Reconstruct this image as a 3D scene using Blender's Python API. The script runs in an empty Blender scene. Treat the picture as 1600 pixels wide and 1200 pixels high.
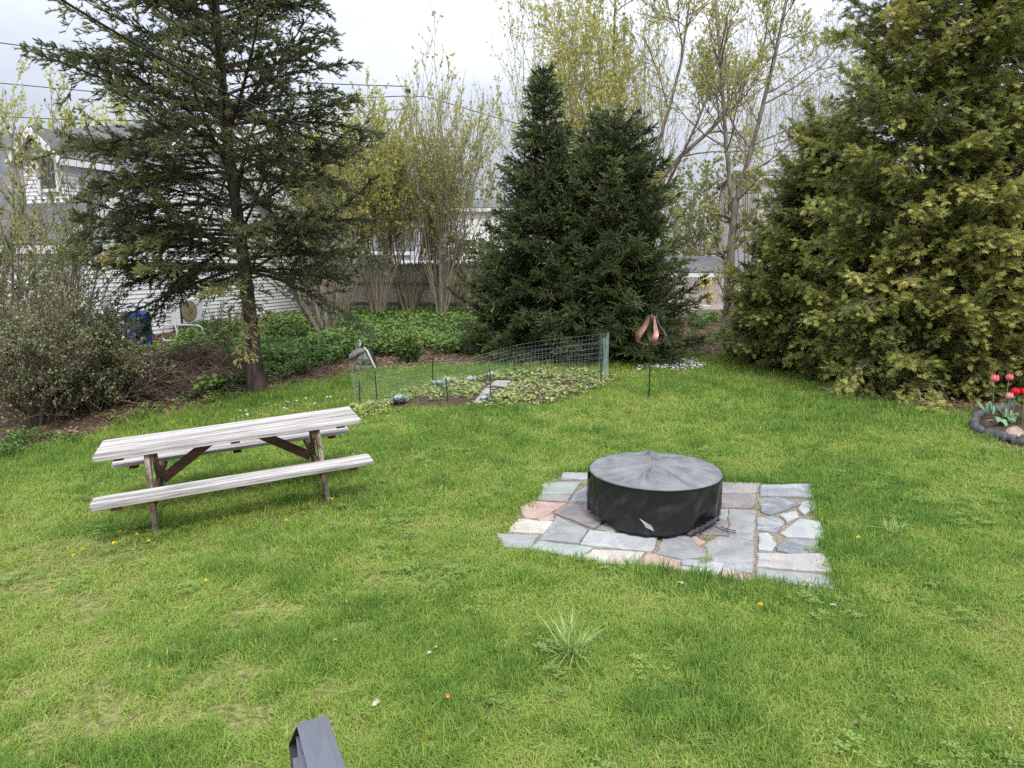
import bpy, math, numpy as np
from mathutils import Vector, Matrix, Euler
R_ = math.radians
S = bpy.context.scene
COL = S.collection
PI = math.pi

# ------------------------------------------------------------------ camera numbers
F = 1130.0; PITCH = R_(10.0); CAMH = 2.37
cp, sp = math.cos(PITCH), math.sin(PITCH)
def ray(px, py):
    u = (px - 800) / F; v = (600 - py) / F
    return np.array([u, cp + v * sp, -sp + v * cp])
def At(px, py, Y):
    d = ray(px, py); return np.array([0, 0, CAMH]) + d * (Y / d[1])
def vrand(x, y, seed=0):
    x = np.asarray(x, dtype=np.int64); y = np.asarray(y, dtype=np.int64)
    h = (x * 374761393 + y * 668265263 + seed * 2147483647) & 0xffffffff
    h = ((h ^ (h >> 13)) * 1274126177) & 0xffffffff
    return ((h ^ (h >> 16)) & 0xffff) / 65535.0
def vnoise(x, y, seed=0):
    x = np.asarray(x, float); y = np.asarray(y, float)
    xi = np.floor(x); yi = np.floor(y); fx = x - xi; fy = y - yi
    fx = fx * fx * (3 - 2 * fx); fy = fy * fy * (3 - 2 * fy)
    a = vrand(xi, yi, seed); b = vrand(xi + 1, yi, seed); c = vrand(xi, yi + 1, seed); d = vrand(xi + 1, yi + 1, seed)
    return (a * (1 - fx) + b * fx) * (1 - fy) + (c * (1 - fx) + d * fx) * fy
def fbm(x, y, seed=0, o=3):
    s = 0; a = .5; t = 0
    for i in range(o):
        s = s + a * vnoise(np.asarray(x) * 2 ** i, np.asarray(y) * 2 ** i, seed + i * 17); t += a; a *= .5
    return s / t
def smooth(t): t = np.clip(t, 0, 1); return t * t * (3 - 2 * t)
def terr(x, y):
    x = np.asarray(x, float); y = np.asarray(y, float)
    t = -(x + 1.31); sf = .25 * np.log1p(np.exp(np.clip(t / .25, -30, 30))); sf = np.minimum(sf, 5.5)
    z = -.069 * sf * (1 - smooth((y - 10) / 5))
    z = z + .2 * smooth((y - 14) / 8)
    z = z + .03 * (vnoise(x * .6, y * .6, 5) - .5) * smooth((np.hypot(x - 1.3, y - 6.6) - 2) / 2)
    return z
def G(px, py):
    d = ray(px, py); k = (0 - CAMH) / d[2]
    for i in range(40):
        P = np.array([0, 0, CAMH]) + d * k
        k += .8 * (P[2] - float(terr(P[0], P[1]))) / -d[2]
    P = np.array([0, 0, CAMH]) + d * k
    return P
def GZ(px, py, z):
    d = ray(px, py); return np.array([0, 0, CAMH]) + d * ((z - CAMH) / d[2])
def inpoly(x, y, poly):
    x = np.asarray(x); y = np.asarray(y); r = np.zeros(x.shape, bool); n = len(poly)
    for i in range(n):
        x0, y0 = poly[i][:2]; x1, y1 = poly[(i + 1) % n][:2]
        c = ((y0 > y) != (y1 > y)) & (x < (x1 - x0) * (y - y0) / (y1 - y0 + 1e-12) + x0)
        r ^= c
    return r
def polydist(x, y, poly):
    x = np.asarray(x); y = np.asarray(y); d = np.full(x.shape, 1e9); n = len(poly)
    for i in range(n):
        a = np.array(poly[i][:2]); b = np.array(poly[(i + 1) % n][:2]); e = b - a
        t = np.clip(((x - a[0]) * e[0] + (y - a[1]) * e[1]) / (e @ e + 1e-12), 0, 1)
        d = np.minimum(d, np.hypot(x - a[0] - t * e[0], y - a[1] - t * e[1]))
    return d

# ------------------------------------------------------------------ materials
def newmat(name):
    m = bpy.data.materials.new(name); m.use_nodes = True
    nt = m.node_tree; nt.nodes.clear()
    return m, nt, nt.nodes, nt.links
def ramp(N, stops):
    r = N.new('ShaderNodeValToRGB'); e = r.color_ramp.elements
    while len(e) < len(stops): e.new(.5)
    for k, (p, c) in enumerate(stops):
        e[k].position = p; e[k].color = (*c, 1)
    return r
def solid(name, col, col2=None, scale=8, rough=.7, spec=.3, stretch=(1, 1, 1), bump=0, metal=0, detail=5, contrast=(.35, .65), coat=0):
    m, nt, N, L = newmat(name)
    o = N.new('ShaderNodeOutputMaterial'); b = N.new('ShaderNodeBsdfPrincipled'); L.new(b.outputs[0], o.inputs[0])
    b.inputs['Roughness'].default_value = rough; b.inputs['Metallic'].default_value = metal
    b.inputs['Specular IOR Level'].default_value = spec; b.inputs['Coat Weight'].default_value = coat
    tc = N.new('ShaderNodeTexCoord'); mp = N.new('ShaderNodeMapping'); mp.inputs['Scale'].default_value = stretch
    L.new(tc.outputs['Object'], mp.inputs[0])
    nz = N.new('ShaderNodeTexNoise'); nz.inputs['Scale'].default_value = scale; nz.inputs['Detail'].default_value = detail
    L.new(mp.outputs[0], nz.inputs[0])
    if col2 is None: col2 = tuple(c * .7 for c in col)
    r = ramp(N, [(contrast[0], col2), (contrast[1], col)]); L.new(nz.outputs[0], r.inputs[0]); L.new(r.outputs[0], b.inputs['Base Color'])
    if bump:
        bp = N.new('ShaderNodeBump'); bp.inputs['Strength'].default_value = bump; bp.inputs['Distance'].default_value = .02
        L.new(nz.outputs[0], bp.inputs['Height']); L.new(bp.outputs[0], b.inputs['Normal'])
    return m
def leafmat(name, stops, trans=.3, rough=.6, inst=False, spec=.25, rnd=.25, nscale=0, ncontrib=.3):
    """foliage: colour from the 'tint' attribute of the leaf (or of the instance) through a ramp"""
    m, nt, N, L = newmat(name)
    o = N.new('ShaderNodeOutputMaterial'); b = N.new('ShaderNodeBsdfPrincipled'); t = N.new('ShaderNodeBsdfTranslucent'); mx = N.new('ShaderNodeMixShader')
    a = N.new('ShaderNodeAttribute'); a.attribute_name = 'tint'; a.attribute_type = 'INSTANCER' if inst else 'GEOMETRY'
    src = a.outputs['Fac']
    if inst:
        oi = N.new('ShaderNodeObjectInfo'); ma = N.new('ShaderNodeMath'); ma.operation = 'MULTIPLY_ADD'
        ma.inputs[1].default_value = rnd; L.new(oi.outputs['Random'], ma.inputs[0]); L.new(src, ma.inputs[2]); src = ma.outputs[0]
        a2 = N.new('ShaderNodeAttribute'); a2.attribute_name = 'tint'; a2.attribute_type = 'GEOMETRY'
        mb = N.new('ShaderNodeMath'); mb.operation = 'ADD'; L.new(src, mb.inputs[0]); L.new(a2.outputs['Fac'], mb.inputs[1]); src = mb.outputs[0]
    if nscale:
        ge = N.new('ShaderNodeNewGeometry'); nz = N.new('ShaderNodeTexNoise'); nz.inputs['Scale'].default_value = nscale; nz.inputs['Detail'].default_value = 2
        L.new(ge.outputs['Position'], nz.inputs[0])
        mc = N.new('ShaderNodeMath'); mc.operation = 'MULTIPLY_ADD'; mc.inputs[1].default_value = ncontrib; L.new(nz.outputs[0], mc.inputs[0]); L.new(src, mc.inputs[2]); src = mc.outputs[0]
    r = ramp(N, stops); L.new(src, r.inputs[0])
    L.new(r.outputs[0], b.inputs['Base Color']); L.new(r.outputs[0], t.inputs[0])
    b.inputs['Roughness'].default_value = rough; b.inputs['Specular IOR Level'].default_value = spec
    mx.inputs[0].default_value = trans
    L.new(b.outputs[0], mx.inputs[1]); L.new(t.outputs[0], mx.inputs[2]); L.new(mx.outputs[0], o.inputs[0])
    return m

# ------------------------------------------------------------------ mesh builder
class MB:
    def __init__(s): s.V = []; s.F = []; s.T = []; s.n = 0; s.M = []
    def add(s, V, Fc, tint=0.5, mi=0):
        V = np.asarray(V, float).reshape(-1, 3); Fc = np.asarray(Fc, np.int64)
        if len(V) == 0 or len(Fc) == 0: return s
        s.V.append(V); s.F.append(Fc + s.n); s.n += len(V)
        s.T.append(np.broadcast_to(np.asarray(tint, float), (len(V),))); s.M.append(np.full(len(Fc), mi))
        return s
    def box(s, c, size, rot=None, mi=0, tint=.5):
        hx, hy, hz = [d / 2 for d in size]
        V = np.array([(x, y, z) for x in (-hx, hx) for y in (-hy, hy) for z in (-hz, hz)])
        if rot is not None: V = V @ np.array(rot).T
        Fq = [(0, 1, 3, 2), (4, 6, 7, 5), (0, 4, 5, 1), (2, 3, 7, 6), (0, 2, 6, 4), (1, 5, 7, 3)]
        return s.add(V + np.asarray(c), Fq, tint, mi)
    def beam(s, a, b, w, h, up=(0, 0, 1), mi=0, ext=0):
        """box from a to b; w across, h along 'up'"""
        a = np.asarray(a, float); b = np.asarray(b, float); d = b - a; l = np.linalg.norm(d); d /= l
        u = np.asarray(up, float); u = u - d * (u @ d); u /= np.linalg.norm(u); w_ = np.cross(u, d)
        return s.box((a + b) / 2, (l + ext, w, h), np.stack([d, w_, u], 1), mi)
    def poly(s, pts, mi=0):
        return s.add(pts, [list(range(len(pts)))], .5, mi)
    def prism(s, pts, z0, z1, mi=0, tint=.5):
        """polygon pts (xy) extruded between heights"""
        n = len(pts); p = np.asarray(pts, float)
        if sum(p[i][0] * p[(i + 1) % n][1] - p[(i + 1) % n][0] * p[i][1] for i in range(n)) < 0: p = p[::-1]
        V = np.concatenate([np.c_[p[:, :2], np.full(n, z0)], np.c_[p[:, :2], np.full(n, z1)]])
        s.add(V, [(i, (i + 1) % n, n + (i + 1) % n, n + i) for i in range(n)], tint, mi)
        s.F.append(np.array([list(range(n, 2 * n))]) + s.n - 2 * n); s.M.append(np.full(1, mi))
        s.F.append(np.array([list(range(n - 1, -1, -1))]) + s.n - 2 * n); s.M.append(np.full(1, mi))
        return s
    def tubes(s, P, Rr, sides=5, tint=.5, mi=0, cap=False):
        P = np.asarray(P, float); Rr = np.asarray(Rr, float)
        if P.ndim == 2: P = P[None]; Rr = np.broadcast_to(Rr, P.shape[:2])
        n, k, _ = P.shape
        if n == 0: return s
        T = np.gradient(P, axis=1); T /= np.linalg.norm(T, axis=2, keepdims=True) + 1e-12
        Tm = T.mean(1); ref = np.where((np.abs(Tm[:, 2:3]) > .85), np.array([[1., 0, 0]]), np.array([[0, 0, 1.]]))
        A = np.cross(T, ref[:, None, :]); A /= np.linalg.norm(A, axis=2, keepdims=True) + 1e-12
        B = np.cross(T, A)
        an = np.arange(sides) * 2 * PI / sides
        V = P[:, :, None, :] + Rr[:, :, None, None] * (A[:, :, None, :] * np.cos(an)[None, None, :, None] + B[:, :, None, :] * np.sin(an)[None, None, :, None])
        base = (np.arange(n) * k * sides)[:, None, None]; ii = (np.arange(k - 1) * sides)[None, :, None]; j = np.arange(sides)[None, None, :]; j2 = (j + 1) % sides
        Fq = np.stack([base + ii + j, base + ii + j2, base + ii + sides + j2, base + ii + sides + j], -1).reshape(-1, 4)
        t = np.asarray(tint, float)
        if t.ndim == 1 and len(t) == n: t = np.repeat(t, k * sides)
        s.add(V.reshape(-1, 3), Fq, t, mi)
        if cap:
            for q in range(n):
                o = s.n - n * k * sides + q * k * sides
                s.F.append(np.array([list(range(o + sides - 1, o - 1, -1))])); s.M.append(np.full(1, mi))
                o2 = o + (k - 1) * sides
                s.F.append(np.array([list(range(o2, o2 + sides))])); s.M.append(np.full(1, mi))
        return s
    def kites(s, B, D, Sd, Ln, W, tint=.5, mi=0, mid=.45, fold=0.0):
        """leaf-shaped quads: base B, direction D, side Sd, length, half width"""
        B = np.asarray(B, float); n = len(B)
        if n == 0: return s
        Ln = np.broadcast_to(np.asarray(Ln, float), (n,))[:, None]; W = np.broadcast_to(np.asarray(W, float), (n,))[:, None]
        V = np.stack([B, B + D * Ln * mid + Sd * W, B + D * Ln, B + D * Ln * mid - Sd * W], 1)
        t = np.broadcast_to(np.asarray(tint, float), (n,)).repeat(4)
        return s.add(V.reshape(-1, 3), np.arange(n * 4).reshape(n, 4), t, mi)
    def tris(s, A, B, C, tint=.5, mi=0):
        n = len(A); V = np.stack([A, B, C], 1).reshape(-1, 3)
        t = np.broadcast_to(np.asarray(tint, float), (n,)).repeat(3)
        return s.add(V, np.arange(n * 3).reshape(n, 3), t, mi)
    def mesh(s, name, mats, sm=False):
        me = bpy.data.meshes.new(name)
        V = np.concatenate(s.V); me.vertices.add(len(V)); me.vertices.foreach_set('co', V.ravel())
        cnt = np.concatenate([np.full(len(f), f.shape[1]) for f in s.F]); li = np.concatenate([f.ravel() for f in s.F])
        me.loops.add(len(li)); me.loops.foreach_set('vertex_index', li.astype(np.int32))
        me.polygons.add(len(cnt)); st = np.concatenate([[0], np.cumsum(cnt)[:-1]])
        me.polygons.foreach_set('loop_start', st.astype(np.int32))
        me.polygons.foreach_set('material_index', np.concatenate(s.M).astype(np.int32))
        me.polygons.foreach_set('use_smooth', np.full(len(cnt), sm))
        a = me.attributes.new('tint', 'FLOAT', 'POINT'); a.data.foreach_set('value', np.concatenate(s.T).astype(np.float32))
        for m in (mats if isinstance(mats, (list, tuple)) else [mats]): me.materials.append(m)
        me.update(calc_edges=True)
        return me
    def build(s, name, mats, parent=None, sm=False, bevel=0, loc=None):
        o = bpy.data.objects.new(name, s.mesh(name, mats, sm)); COL.objects.link(o)
        if loc is not None: o.location = tuple(loc)
        if parent is not None: o.parent = parent
        if bevel:
            b = o.modifiers.new('bevel', 'BEVEL'); b.width = bevel; b.segments = 2; b.limit_method = 'ANGLE'
        return o
def tag(o, label=None, cat=None, group=None, kind=None):
    if label: o['label'] = label
    if cat: o['category'] = cat
    if group: o['group'] = group
    if kind: o['kind'] = kind
    return o
def thing(name, label, cat, loc=(0, 0, 0), rz=0, group=None):
    o = bpy.data.objects.new(name, None); COL.objects.link(o); o.location = tuple(float(v) for v in loc); o.rotation_euler = (0, 0, rz)
    o.empty_display_size = .1
    return tag(o, label, cat, group)
def copy_thing(o, loc, rz=0, scale=1, label=None, group=None):
    c = o.copy(); COL.objects.link(c); c.location = tuple(float(v) for v in loc); c.rotation_euler = (0, 0, rz); c.scale = (scale,) * 3
    for ch in o.children:
        d = ch.copy(); COL.objects.link(d); d.parent = c
        for g in ch.children:
            e = g.copy(); COL.objects.link(e); e.parent = d
    if label: c['label'] = label
    if group: c['group'] = group
    return c
def unit(v): return v / (np.linalg.norm(v, axis=-1, keepdims=True) + 1e-12)
def rdir(rng, n): return unit(rng.normal(size=(n, 3)))

# ------------------------------------------------------------------ material list
M = {}
M['bark_dark'] = solid('bark_dark', (.13, .10, .085), (.05, .04, .035), 14, .9, .1, (1, 1, .25), .6)
M['bark_grey'] = solid('bark_grey', (.30, .26, .21), (.13, .11, .09), 12, .9, .1, (1, 1, .3), .5)
M['bark_tan'] = solid('bark_tan', (.33, .29, .22), (.20, .17, .125), 12, .9, .1, (1, 1, .3), .3)
M['twig'] = solid('twig', (.26, .20, .14), (.14, .10, .075), 3, .9, .1)
M['twig_brown'] = solid('twig_brown', (.24, .175, .14), (.10, .07, .058), 2.5, .9, .1)
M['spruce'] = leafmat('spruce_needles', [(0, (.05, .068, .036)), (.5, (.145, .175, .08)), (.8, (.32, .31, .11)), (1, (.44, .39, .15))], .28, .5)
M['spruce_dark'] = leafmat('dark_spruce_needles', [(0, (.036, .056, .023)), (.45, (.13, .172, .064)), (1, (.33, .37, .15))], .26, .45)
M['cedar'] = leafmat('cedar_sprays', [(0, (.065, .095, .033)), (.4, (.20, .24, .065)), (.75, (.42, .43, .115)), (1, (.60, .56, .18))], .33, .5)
M['bud'] = leafmat('young_leaves', [(0, (.26, .27, .09)), (.5, (.47, .48, .13)), (1, (.64, .64, .19))], .5, .6)
M['bud_green'] = leafmat('young_green_leaves', [(0, (.09, .13, .04)), (.5, (.19, .23, .07)), (1, (.32, .35, .11))], .4, .6)
M['greyleaf'] = leafmat('grey_green_leaves', [(0, (.12, .16, .075)), (.5, (.27, .325, .16)), (1, (.42, .47, .25))], .35, .6)
M['ivy'] = leafmat('ground_cover_leaves', [(0, (.035, .08, .022)), (.5, (.10, .185, .045)), (1, (.24, .33, .08))], .25, .5, inst=True, rnd=.3, nscale=.7, ncontrib=.3)
M['shrub_green'] = leafmat('shrub_leaves', [(0, (.03, .07, .02)), (.5, (.08, .15, .035)), (1, (.2, .28, .06))], .25, .5)
M['litter'] = leafmat('dead_leaves', [(0, (.07, .045, .03)), (.5, (.17, .11, .07)), (1, (.36, .26, .17))], .1, .8, inst=True, rnd=.6)
M['garden'] = leafmat('garden_plants', [(0, (.10, .17, .04)), (.4, (.24, .33, .085)), (.75, (.40, .44, .17)), (1, (.50, .50, .30))], .3, .55, inst=True, rnd=.5)
M['cabbage'] = leafmat('blue_green_leaves', [(0, (.20, .27, .25)), (1, (.45, .52, .51))], .25, .5)
M['grass'] = leafmat('grass_blades', [(0, (.46, .38, .22)), (.09, (.36, .38, .13)), (.24, (.35, .445, .09)), (.54, (.215, .345, .06)), (1, (.075, .18, .035))], .38, .5, inst=True, rnd=.22, spec=.3, nscale=.35, ncontrib=.16)
M['tuft'] = leafmat('tuft_blades', [(0, (.22, .35, .08)), (1, (.44, .54, .20))], .3, .45)
M['white_flower'] = solid('white_petals', (.8, .8, .78), (.65, .66, .68), 20, .6)
M['yellow'] = solid('yellow_petals', (.88, .72, .04), (.78, .58, .02), 60, .6)
M['pink'] = solid('pink_petals', (.85, .22, .27), (.72, .10, .16), 22, .5, .3, (1, 1, .3))
M['pale_pink'] = solid('pale_pink_petals', (.85, .38, .42), (.75, .22, .28), 22, .5, .3, (1, 1, .3))
M['red'] = solid('red_petals', (.75, .02, .02), (.55, .01, .015), 22, .5, .3, (1, 1, .3))
M['tulip_leaf'] = solid('tulip_leaf', (.20, .32, .17), (.11, .2, .09), 10, .5, .3, (1, 1, .2))
M['siding'] = solid('white_siding', (.80, .80, .81), (.74, .75, .76), 3, .6)
M['trim'] = solid('white_trim', (.78, .78, .78), (.7, .7, .7), 4, .5)
M['black_vinyl_side'] = solid('black_vinyl', (.010, .0105, .0115), (.032, .030, .027), 4.5, .36, .45, (1, 1, 1), .15, contrast=(.28, .46), detail=8)
M['metal_white'] = solid('white_tube', (.75, .75, .73), (.6, .6, .58), 5, .4)
M['blue'] = solid('blue_plastic', (.010, .055, .30), (.008, .04, .22), 4, .4, .4)
M['tan_grille'] = solid('tan_grille', (.34, .27, .19), (.22, .17, .12), 30, .6)
M['window_glass'] = solid('window_glass', (.03, .035, .04), (.02, .022, .026), 2, .08, .8)
M['dark_green_metal'] = solid('green_post', (.015, .055, .035), (.01, .035, .022), 10, .45)
M['wire'] = solid('galvanised_wire', (.27, .31, .31), (.19, .22, .22), 5, .5, .4)
M['green_wire'] = solid('coated_green_wire', (.30, .38, .36), (.22, .29, .27), 5, .5, .4)
M['cable'] = solid('black_cable', (.025, .025, .027), (.018, .018, .02), 5, .6)
M['copper'] = solid('copper_blade', (.50, .25, .18), (.28, .15, .12), 9, .38, .5, metal=.75)
M['copper_grey'] = solid('tarnished_blade', (.24, .21, .20), (.13, .115, .11), 9, .38, .5, metal=.75)
M['stone_grey'] = solid('ornament_grey', (.30, .31, .29), (.16, .17, .16), 12, .8, .2, bump=.3)
M['ornament_white'] = solid('ornament_white', (.74, .74, .70), (.6, .6, .56), 9, .7)
M['ornament_dark'] = solid('ornament_dark', (.07, .07, .08), (.03, .03, .035), 9, .6)
M['rubber'] = solid('grey_edging', (.13, .13, .135), (.055, .055, .06), 9, .75, .25, bump=.3)
M['clay'] = solid('weathered_clay', (.46, .38, .29), (.33, .26, .2), 18, .8, .2, bump=.2)
M['soil'] = solid('dark_soil', (.11, .075, .052), (.05, .035, .026), 22, .95, .1, bump=.8)
M['fence'] = solid('weathered_boards', (.62, .53, .47), (.38, .32, .285), 6, .9, .1, (6, 6, .5), .4)
M['fence_dark'] = solid('weathered_rails', (.24, .20, .18), (.13, .11, .095), 6, .9, .1)
M['picket'] = solid('pale_pickets', (.52, .46, .42), (.36, .31, .29), 6, .9, .1, (6, 6, .5))
M['pole'] = solid('pole_wood', (.36, .34, .30), (.24, .225, .2), 8, .9, .1, (1, 1, .15))
M['roof_light'] = solid('pale_shed_roof', (.38, .40, .43), (.25, .27, .30), 9, .8, .2, (1, 1, 1), .2)
M['shutter'] = solid('dark_shutter', (.045, .06, .06), (.03, .04, .04), 5, .6)
M['tan_wall'] = solid('grey_shingle_wall', (.56, .54, .52), (.42, .41, .40), 5, .8, .2, (1, 1, 6))
M['black_plastic'] = solid('textured_black_plastic', (.125, .135, .16), (.095, .103, .125), 190, .5, .35, bump=.05)
M['black_inside'] = solid('black_plastic_inside', (.02, .021, .024), (.012, .012, .014), 12, .5)
M['wet_leaf'] = solid('fallen_leaf', (.55, .42, .32), (.36, .22, .14), 30, .8)
M['pale_leaf'] = solid('pale_fallen_leaf', (.48, .42, .33), (.34, .27, .20), 30, .8)
M['orange_leaf'] = solid('orange_fallen_leaf', (.55, .26, .10), (.38, .15, .06), 30, .8)

def shingle_mat():
    m, nt, N, L = newmat('asphalt_shingles')
    o = N.new('ShaderNodeOutputMaterial'); b = N.new('ShaderNodeBsdfPrincipled'); L.new(b.outputs[0], o.inputs[0]); b.inputs['Roughness'].default_value = .9
    tc = N.new('ShaderNodeTexCoord'); br = N.new('ShaderNodeTexBrick'); br.inputs['Scale'].default_value = 1
    mp = N.new('ShaderNodeMapping'); L.new(tc.outputs['Object'], mp.inputs[0]); L.new(mp.outputs[0], br.inputs[0])
    br.inputs['Brick Width'].default_value = .33; br.inputs['Row Height'].default_value = .16; br.inputs['Mortar Size'].default_value = .008
    br.inputs['Color1'].default_value = (.15, .145, .145, 1); br.inputs['Color2'].default_value = (.10, .097, .10, 1); br.inputs['Mortar'].default_value = (.05, .05, .05, 1)
    L.new(br.outputs[0], b.inputs['Base Color'])
    return m
M['shingle'] = shingle_mat()

def plank_wood(name, c_hi, c_lo, lo=.42, hi=.62, fine=90, rough=.75, axis=0, crack=(.10, .085, .08)):
    """weathered paint: streaks that run along the board"""
    m, nt, N, L = newmat(name)
    o = N.new('ShaderNodeOutputMaterial'); b = N.new('ShaderNodeBsdfPrincipled'); L.new(b.outputs[0], o.inputs[0]); b.inputs['Roughness'].default_value = rough; b.inputs['Specular IOR Level'].default_value = .25
    tc = N.new('ShaderNodeTexCoord'); mp = N.new('ShaderNodeMapping'); sc = [1, 1, 1]; sc[axis] = .045; mp.inputs['Scale'].default_value = sc
    L.new(tc.outputs['Object'], mp.inputs[0])
    n1 = N.new('ShaderNodeTexNoise'); n1.inputs['Scale'].default_value = fine; n1.inputs['Detail'].default_value = 4; L.new(mp.outputs[0], n1.inputs[0])
    n2 = N.new('ShaderNodeTexNoise'); n2.inputs['Scale'].default_value = 14; n2.inputs['Detail'].default_value = 3; L.new(mp.outputs[0], n2.inputs[0])
    mx = N.new('ShaderNodeMath'); mx.operation = 'MULTIPLY_ADD'; mx.inputs[1].default_value = .6; L.new(n2.outputs[0], mx.inputs[0])
    m2 = N.new('ShaderNodeMath'); m2.operation = 'MULTIPLY'; m2.inputs[1].default_value = .4; L.new(n1.outputs[0], m2.inputs[0]); L.new(m2.outputs[0], mx.inputs[2])
    at = N.new('ShaderNodeAttribute'); at.attribute_name = 'tint'; m3 = N.new('ShaderNodeMath'); m3.operation = 'MULTIPLY_ADD'; m3.inputs[1].default_value = .10; L.new(at.outputs['Fac'], m3.inputs[0]); m4 = N.new('ShaderNodeMath'); m4.operation = 'ADD'; m4.inputs[1].default_value = -.05; L.new(mx.outputs[0], m4.inputs[0]); L.new(m4.outputs[0], m3.inputs[2])
    r = ramp(N, [(lo - .10, crack), (lo, c_lo), (hi, c_hi)]); L.new(m3.outputs[0], r.inputs[0]); L.new(r.outputs[0], b.inputs['Base Color'])
    bp = N.new('ShaderNodeBump'); bp.inputs['Strength'].default_value = .35; bp.inputs['Distance'].default_value = .004; L.new(n1.outputs[0], bp.inputs['Height']); L.new(bp.outputs[0], b.inputs['Normal'])
    return m
M['white_wood'] = plank_wood('weathered_white_paint', (.54, .51, .49), (.32, .295, .28), .45, .57, crack=(.16, .14, .13))
M['brown_wood'] = plank_wood('brown_stained_wood', (.16, .085, .055), (.075, .042, .03), .40, .6, crack=(.03, .02, .016))
M['leg_wood'] = plank_wood('peeling_leg_paint', (.38, .33, .30), (.15, .095, .07), .45, .60, axis=2, crack=(.05, .035, .028))

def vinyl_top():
    m, nt, N, L = newmat('dusty_sky_sheen_vinyl')
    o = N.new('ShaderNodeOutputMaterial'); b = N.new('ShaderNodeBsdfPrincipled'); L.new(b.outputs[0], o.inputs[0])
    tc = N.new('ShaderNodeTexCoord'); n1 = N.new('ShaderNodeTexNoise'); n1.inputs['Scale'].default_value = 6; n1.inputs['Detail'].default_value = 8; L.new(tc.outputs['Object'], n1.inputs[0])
    r = ramp(N, [(.3, (.11, .112, .118)), (.7, (.21, .213, .222))]); L.new(n1.outputs[0], r.inputs[0]); L.new(r.outputs[0], b.inputs['Base Color'])  # sky sheen painted in as a paler grey base, mottled with dust
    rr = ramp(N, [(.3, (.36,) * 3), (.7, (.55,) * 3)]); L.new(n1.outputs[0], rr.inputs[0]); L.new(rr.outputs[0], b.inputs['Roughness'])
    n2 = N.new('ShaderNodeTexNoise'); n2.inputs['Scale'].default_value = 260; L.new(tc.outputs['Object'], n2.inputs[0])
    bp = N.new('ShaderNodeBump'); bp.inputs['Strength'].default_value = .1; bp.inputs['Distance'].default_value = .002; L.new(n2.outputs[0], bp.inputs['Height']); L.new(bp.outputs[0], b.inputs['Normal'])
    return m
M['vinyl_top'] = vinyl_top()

def slate_mat(name, c1, c2, c3):
    m, nt, N, L = newmat(name)
    o = N.new('ShaderNodeOutputMaterial'); b = N.new('ShaderNodeBsdfPrincipled'); L.new(b.outputs[0], o.inputs[0]); b.inputs['Roughness'].default_value = .72; b.inputs['Specular IOR Level'].default_value = .3
    ge = N.new('ShaderNodeNewGeometry')
    n1 = N.new('ShaderNodeTexNoise'); n1.inputs['Scale'].default_value = 3.5; n1.inputs['Detail'].default_value = 9; n1.inputs['Roughness'].default_value = .68; n1.inputs['Distortion'].default_value = .6
    L.new(ge.outputs['Position'], n1.inputs[0])
    r = ramp(N, [(.33, c2), (.5, c1), (.68, c3)]); L.new(n1.outputs[0], r.inputs[0])
    n2 = N.new('ShaderNodeTexNoise'); n2.inputs['Scale'].default_value = 60; n2.inputs['Detail'].default_value = 4; L.new(ge.outputs['Position'], n2.inputs[0])
    mx = N.new('ShaderNodeMix'); mx.data_type = 'RGBA'; mx.blend_type = 'OVERLAY'; mx.inputs[0].default_value = .35
    L.new(r.outputs[0], mx.inputs[6]); L.new(n2.outputs[0], mx.inputs[7]); L.new(mx.outputs[2], b.inputs['Base Color'])
    bp = N.new('ShaderNodeBump'); bp.inputs['Strength'].default_value = .5; bp.inputs['Distance'].default_value = .012; L.new(n1.outputs[0], bp.inputs['Height']); L.new(bp.outputs[0], b.inputs['Normal'])
    return m
ST = {
 'grey': slate_mat('grey_slate', (0.259, 0.266, 0.266), (0.190, 0.194, 0.197), (0.343, 0.343, 0.337)),
 'blue': slate_mat('blue_slate', (0.262, 0.271, 0.284), (0.167, 0.177, 0.190), (0.406, 0.413, 0.419)),
 'darkblue': slate_mat('dark_blue_slate', (0.185, 0.196, 0.213), (0.108, 0.115, 0.129), (0.382, 0.389, 0.397)),
 'green': slate_mat('green_slate', (0.287, 0.313, 0.294), (0.219, 0.242, 0.232), (0.378, 0.391, 0.365)),
 'purple': slate_mat('purple_slate', (0.232, 0.207, 0.207), (0.163, 0.145, 0.148), (0.316, 0.288, 0.284)),
 'brown': slate_mat('brown_slate', (0.252, 0.233, 0.220), (0.168, 0.155, 0.145), (0.336, 0.310, 0.291)),
 'pink': slate_mat('pink_sandstone', (0.375, 0.266, 0.224), (0.301, 0.201, 0.165), (0.454, 0.350, 0.305)),
 'cream': slate_mat('cream_stone', (0.434, 0.402, 0.350), (0.349, 0.317, 0.272), (0.513, 0.487, 0.436)),
 'tan': slate_mat('tan_stone', (0.355, 0.335, 0.316), (0.261, 0.245, 0.229), (0.449, 0.429, 0.403)),
 'light': slate_mat('light_slate', (0.363, 0.369, 0.373), (0.285, 0.288, 0.291), (0.432, 0.439, 0.445)),
}

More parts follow.
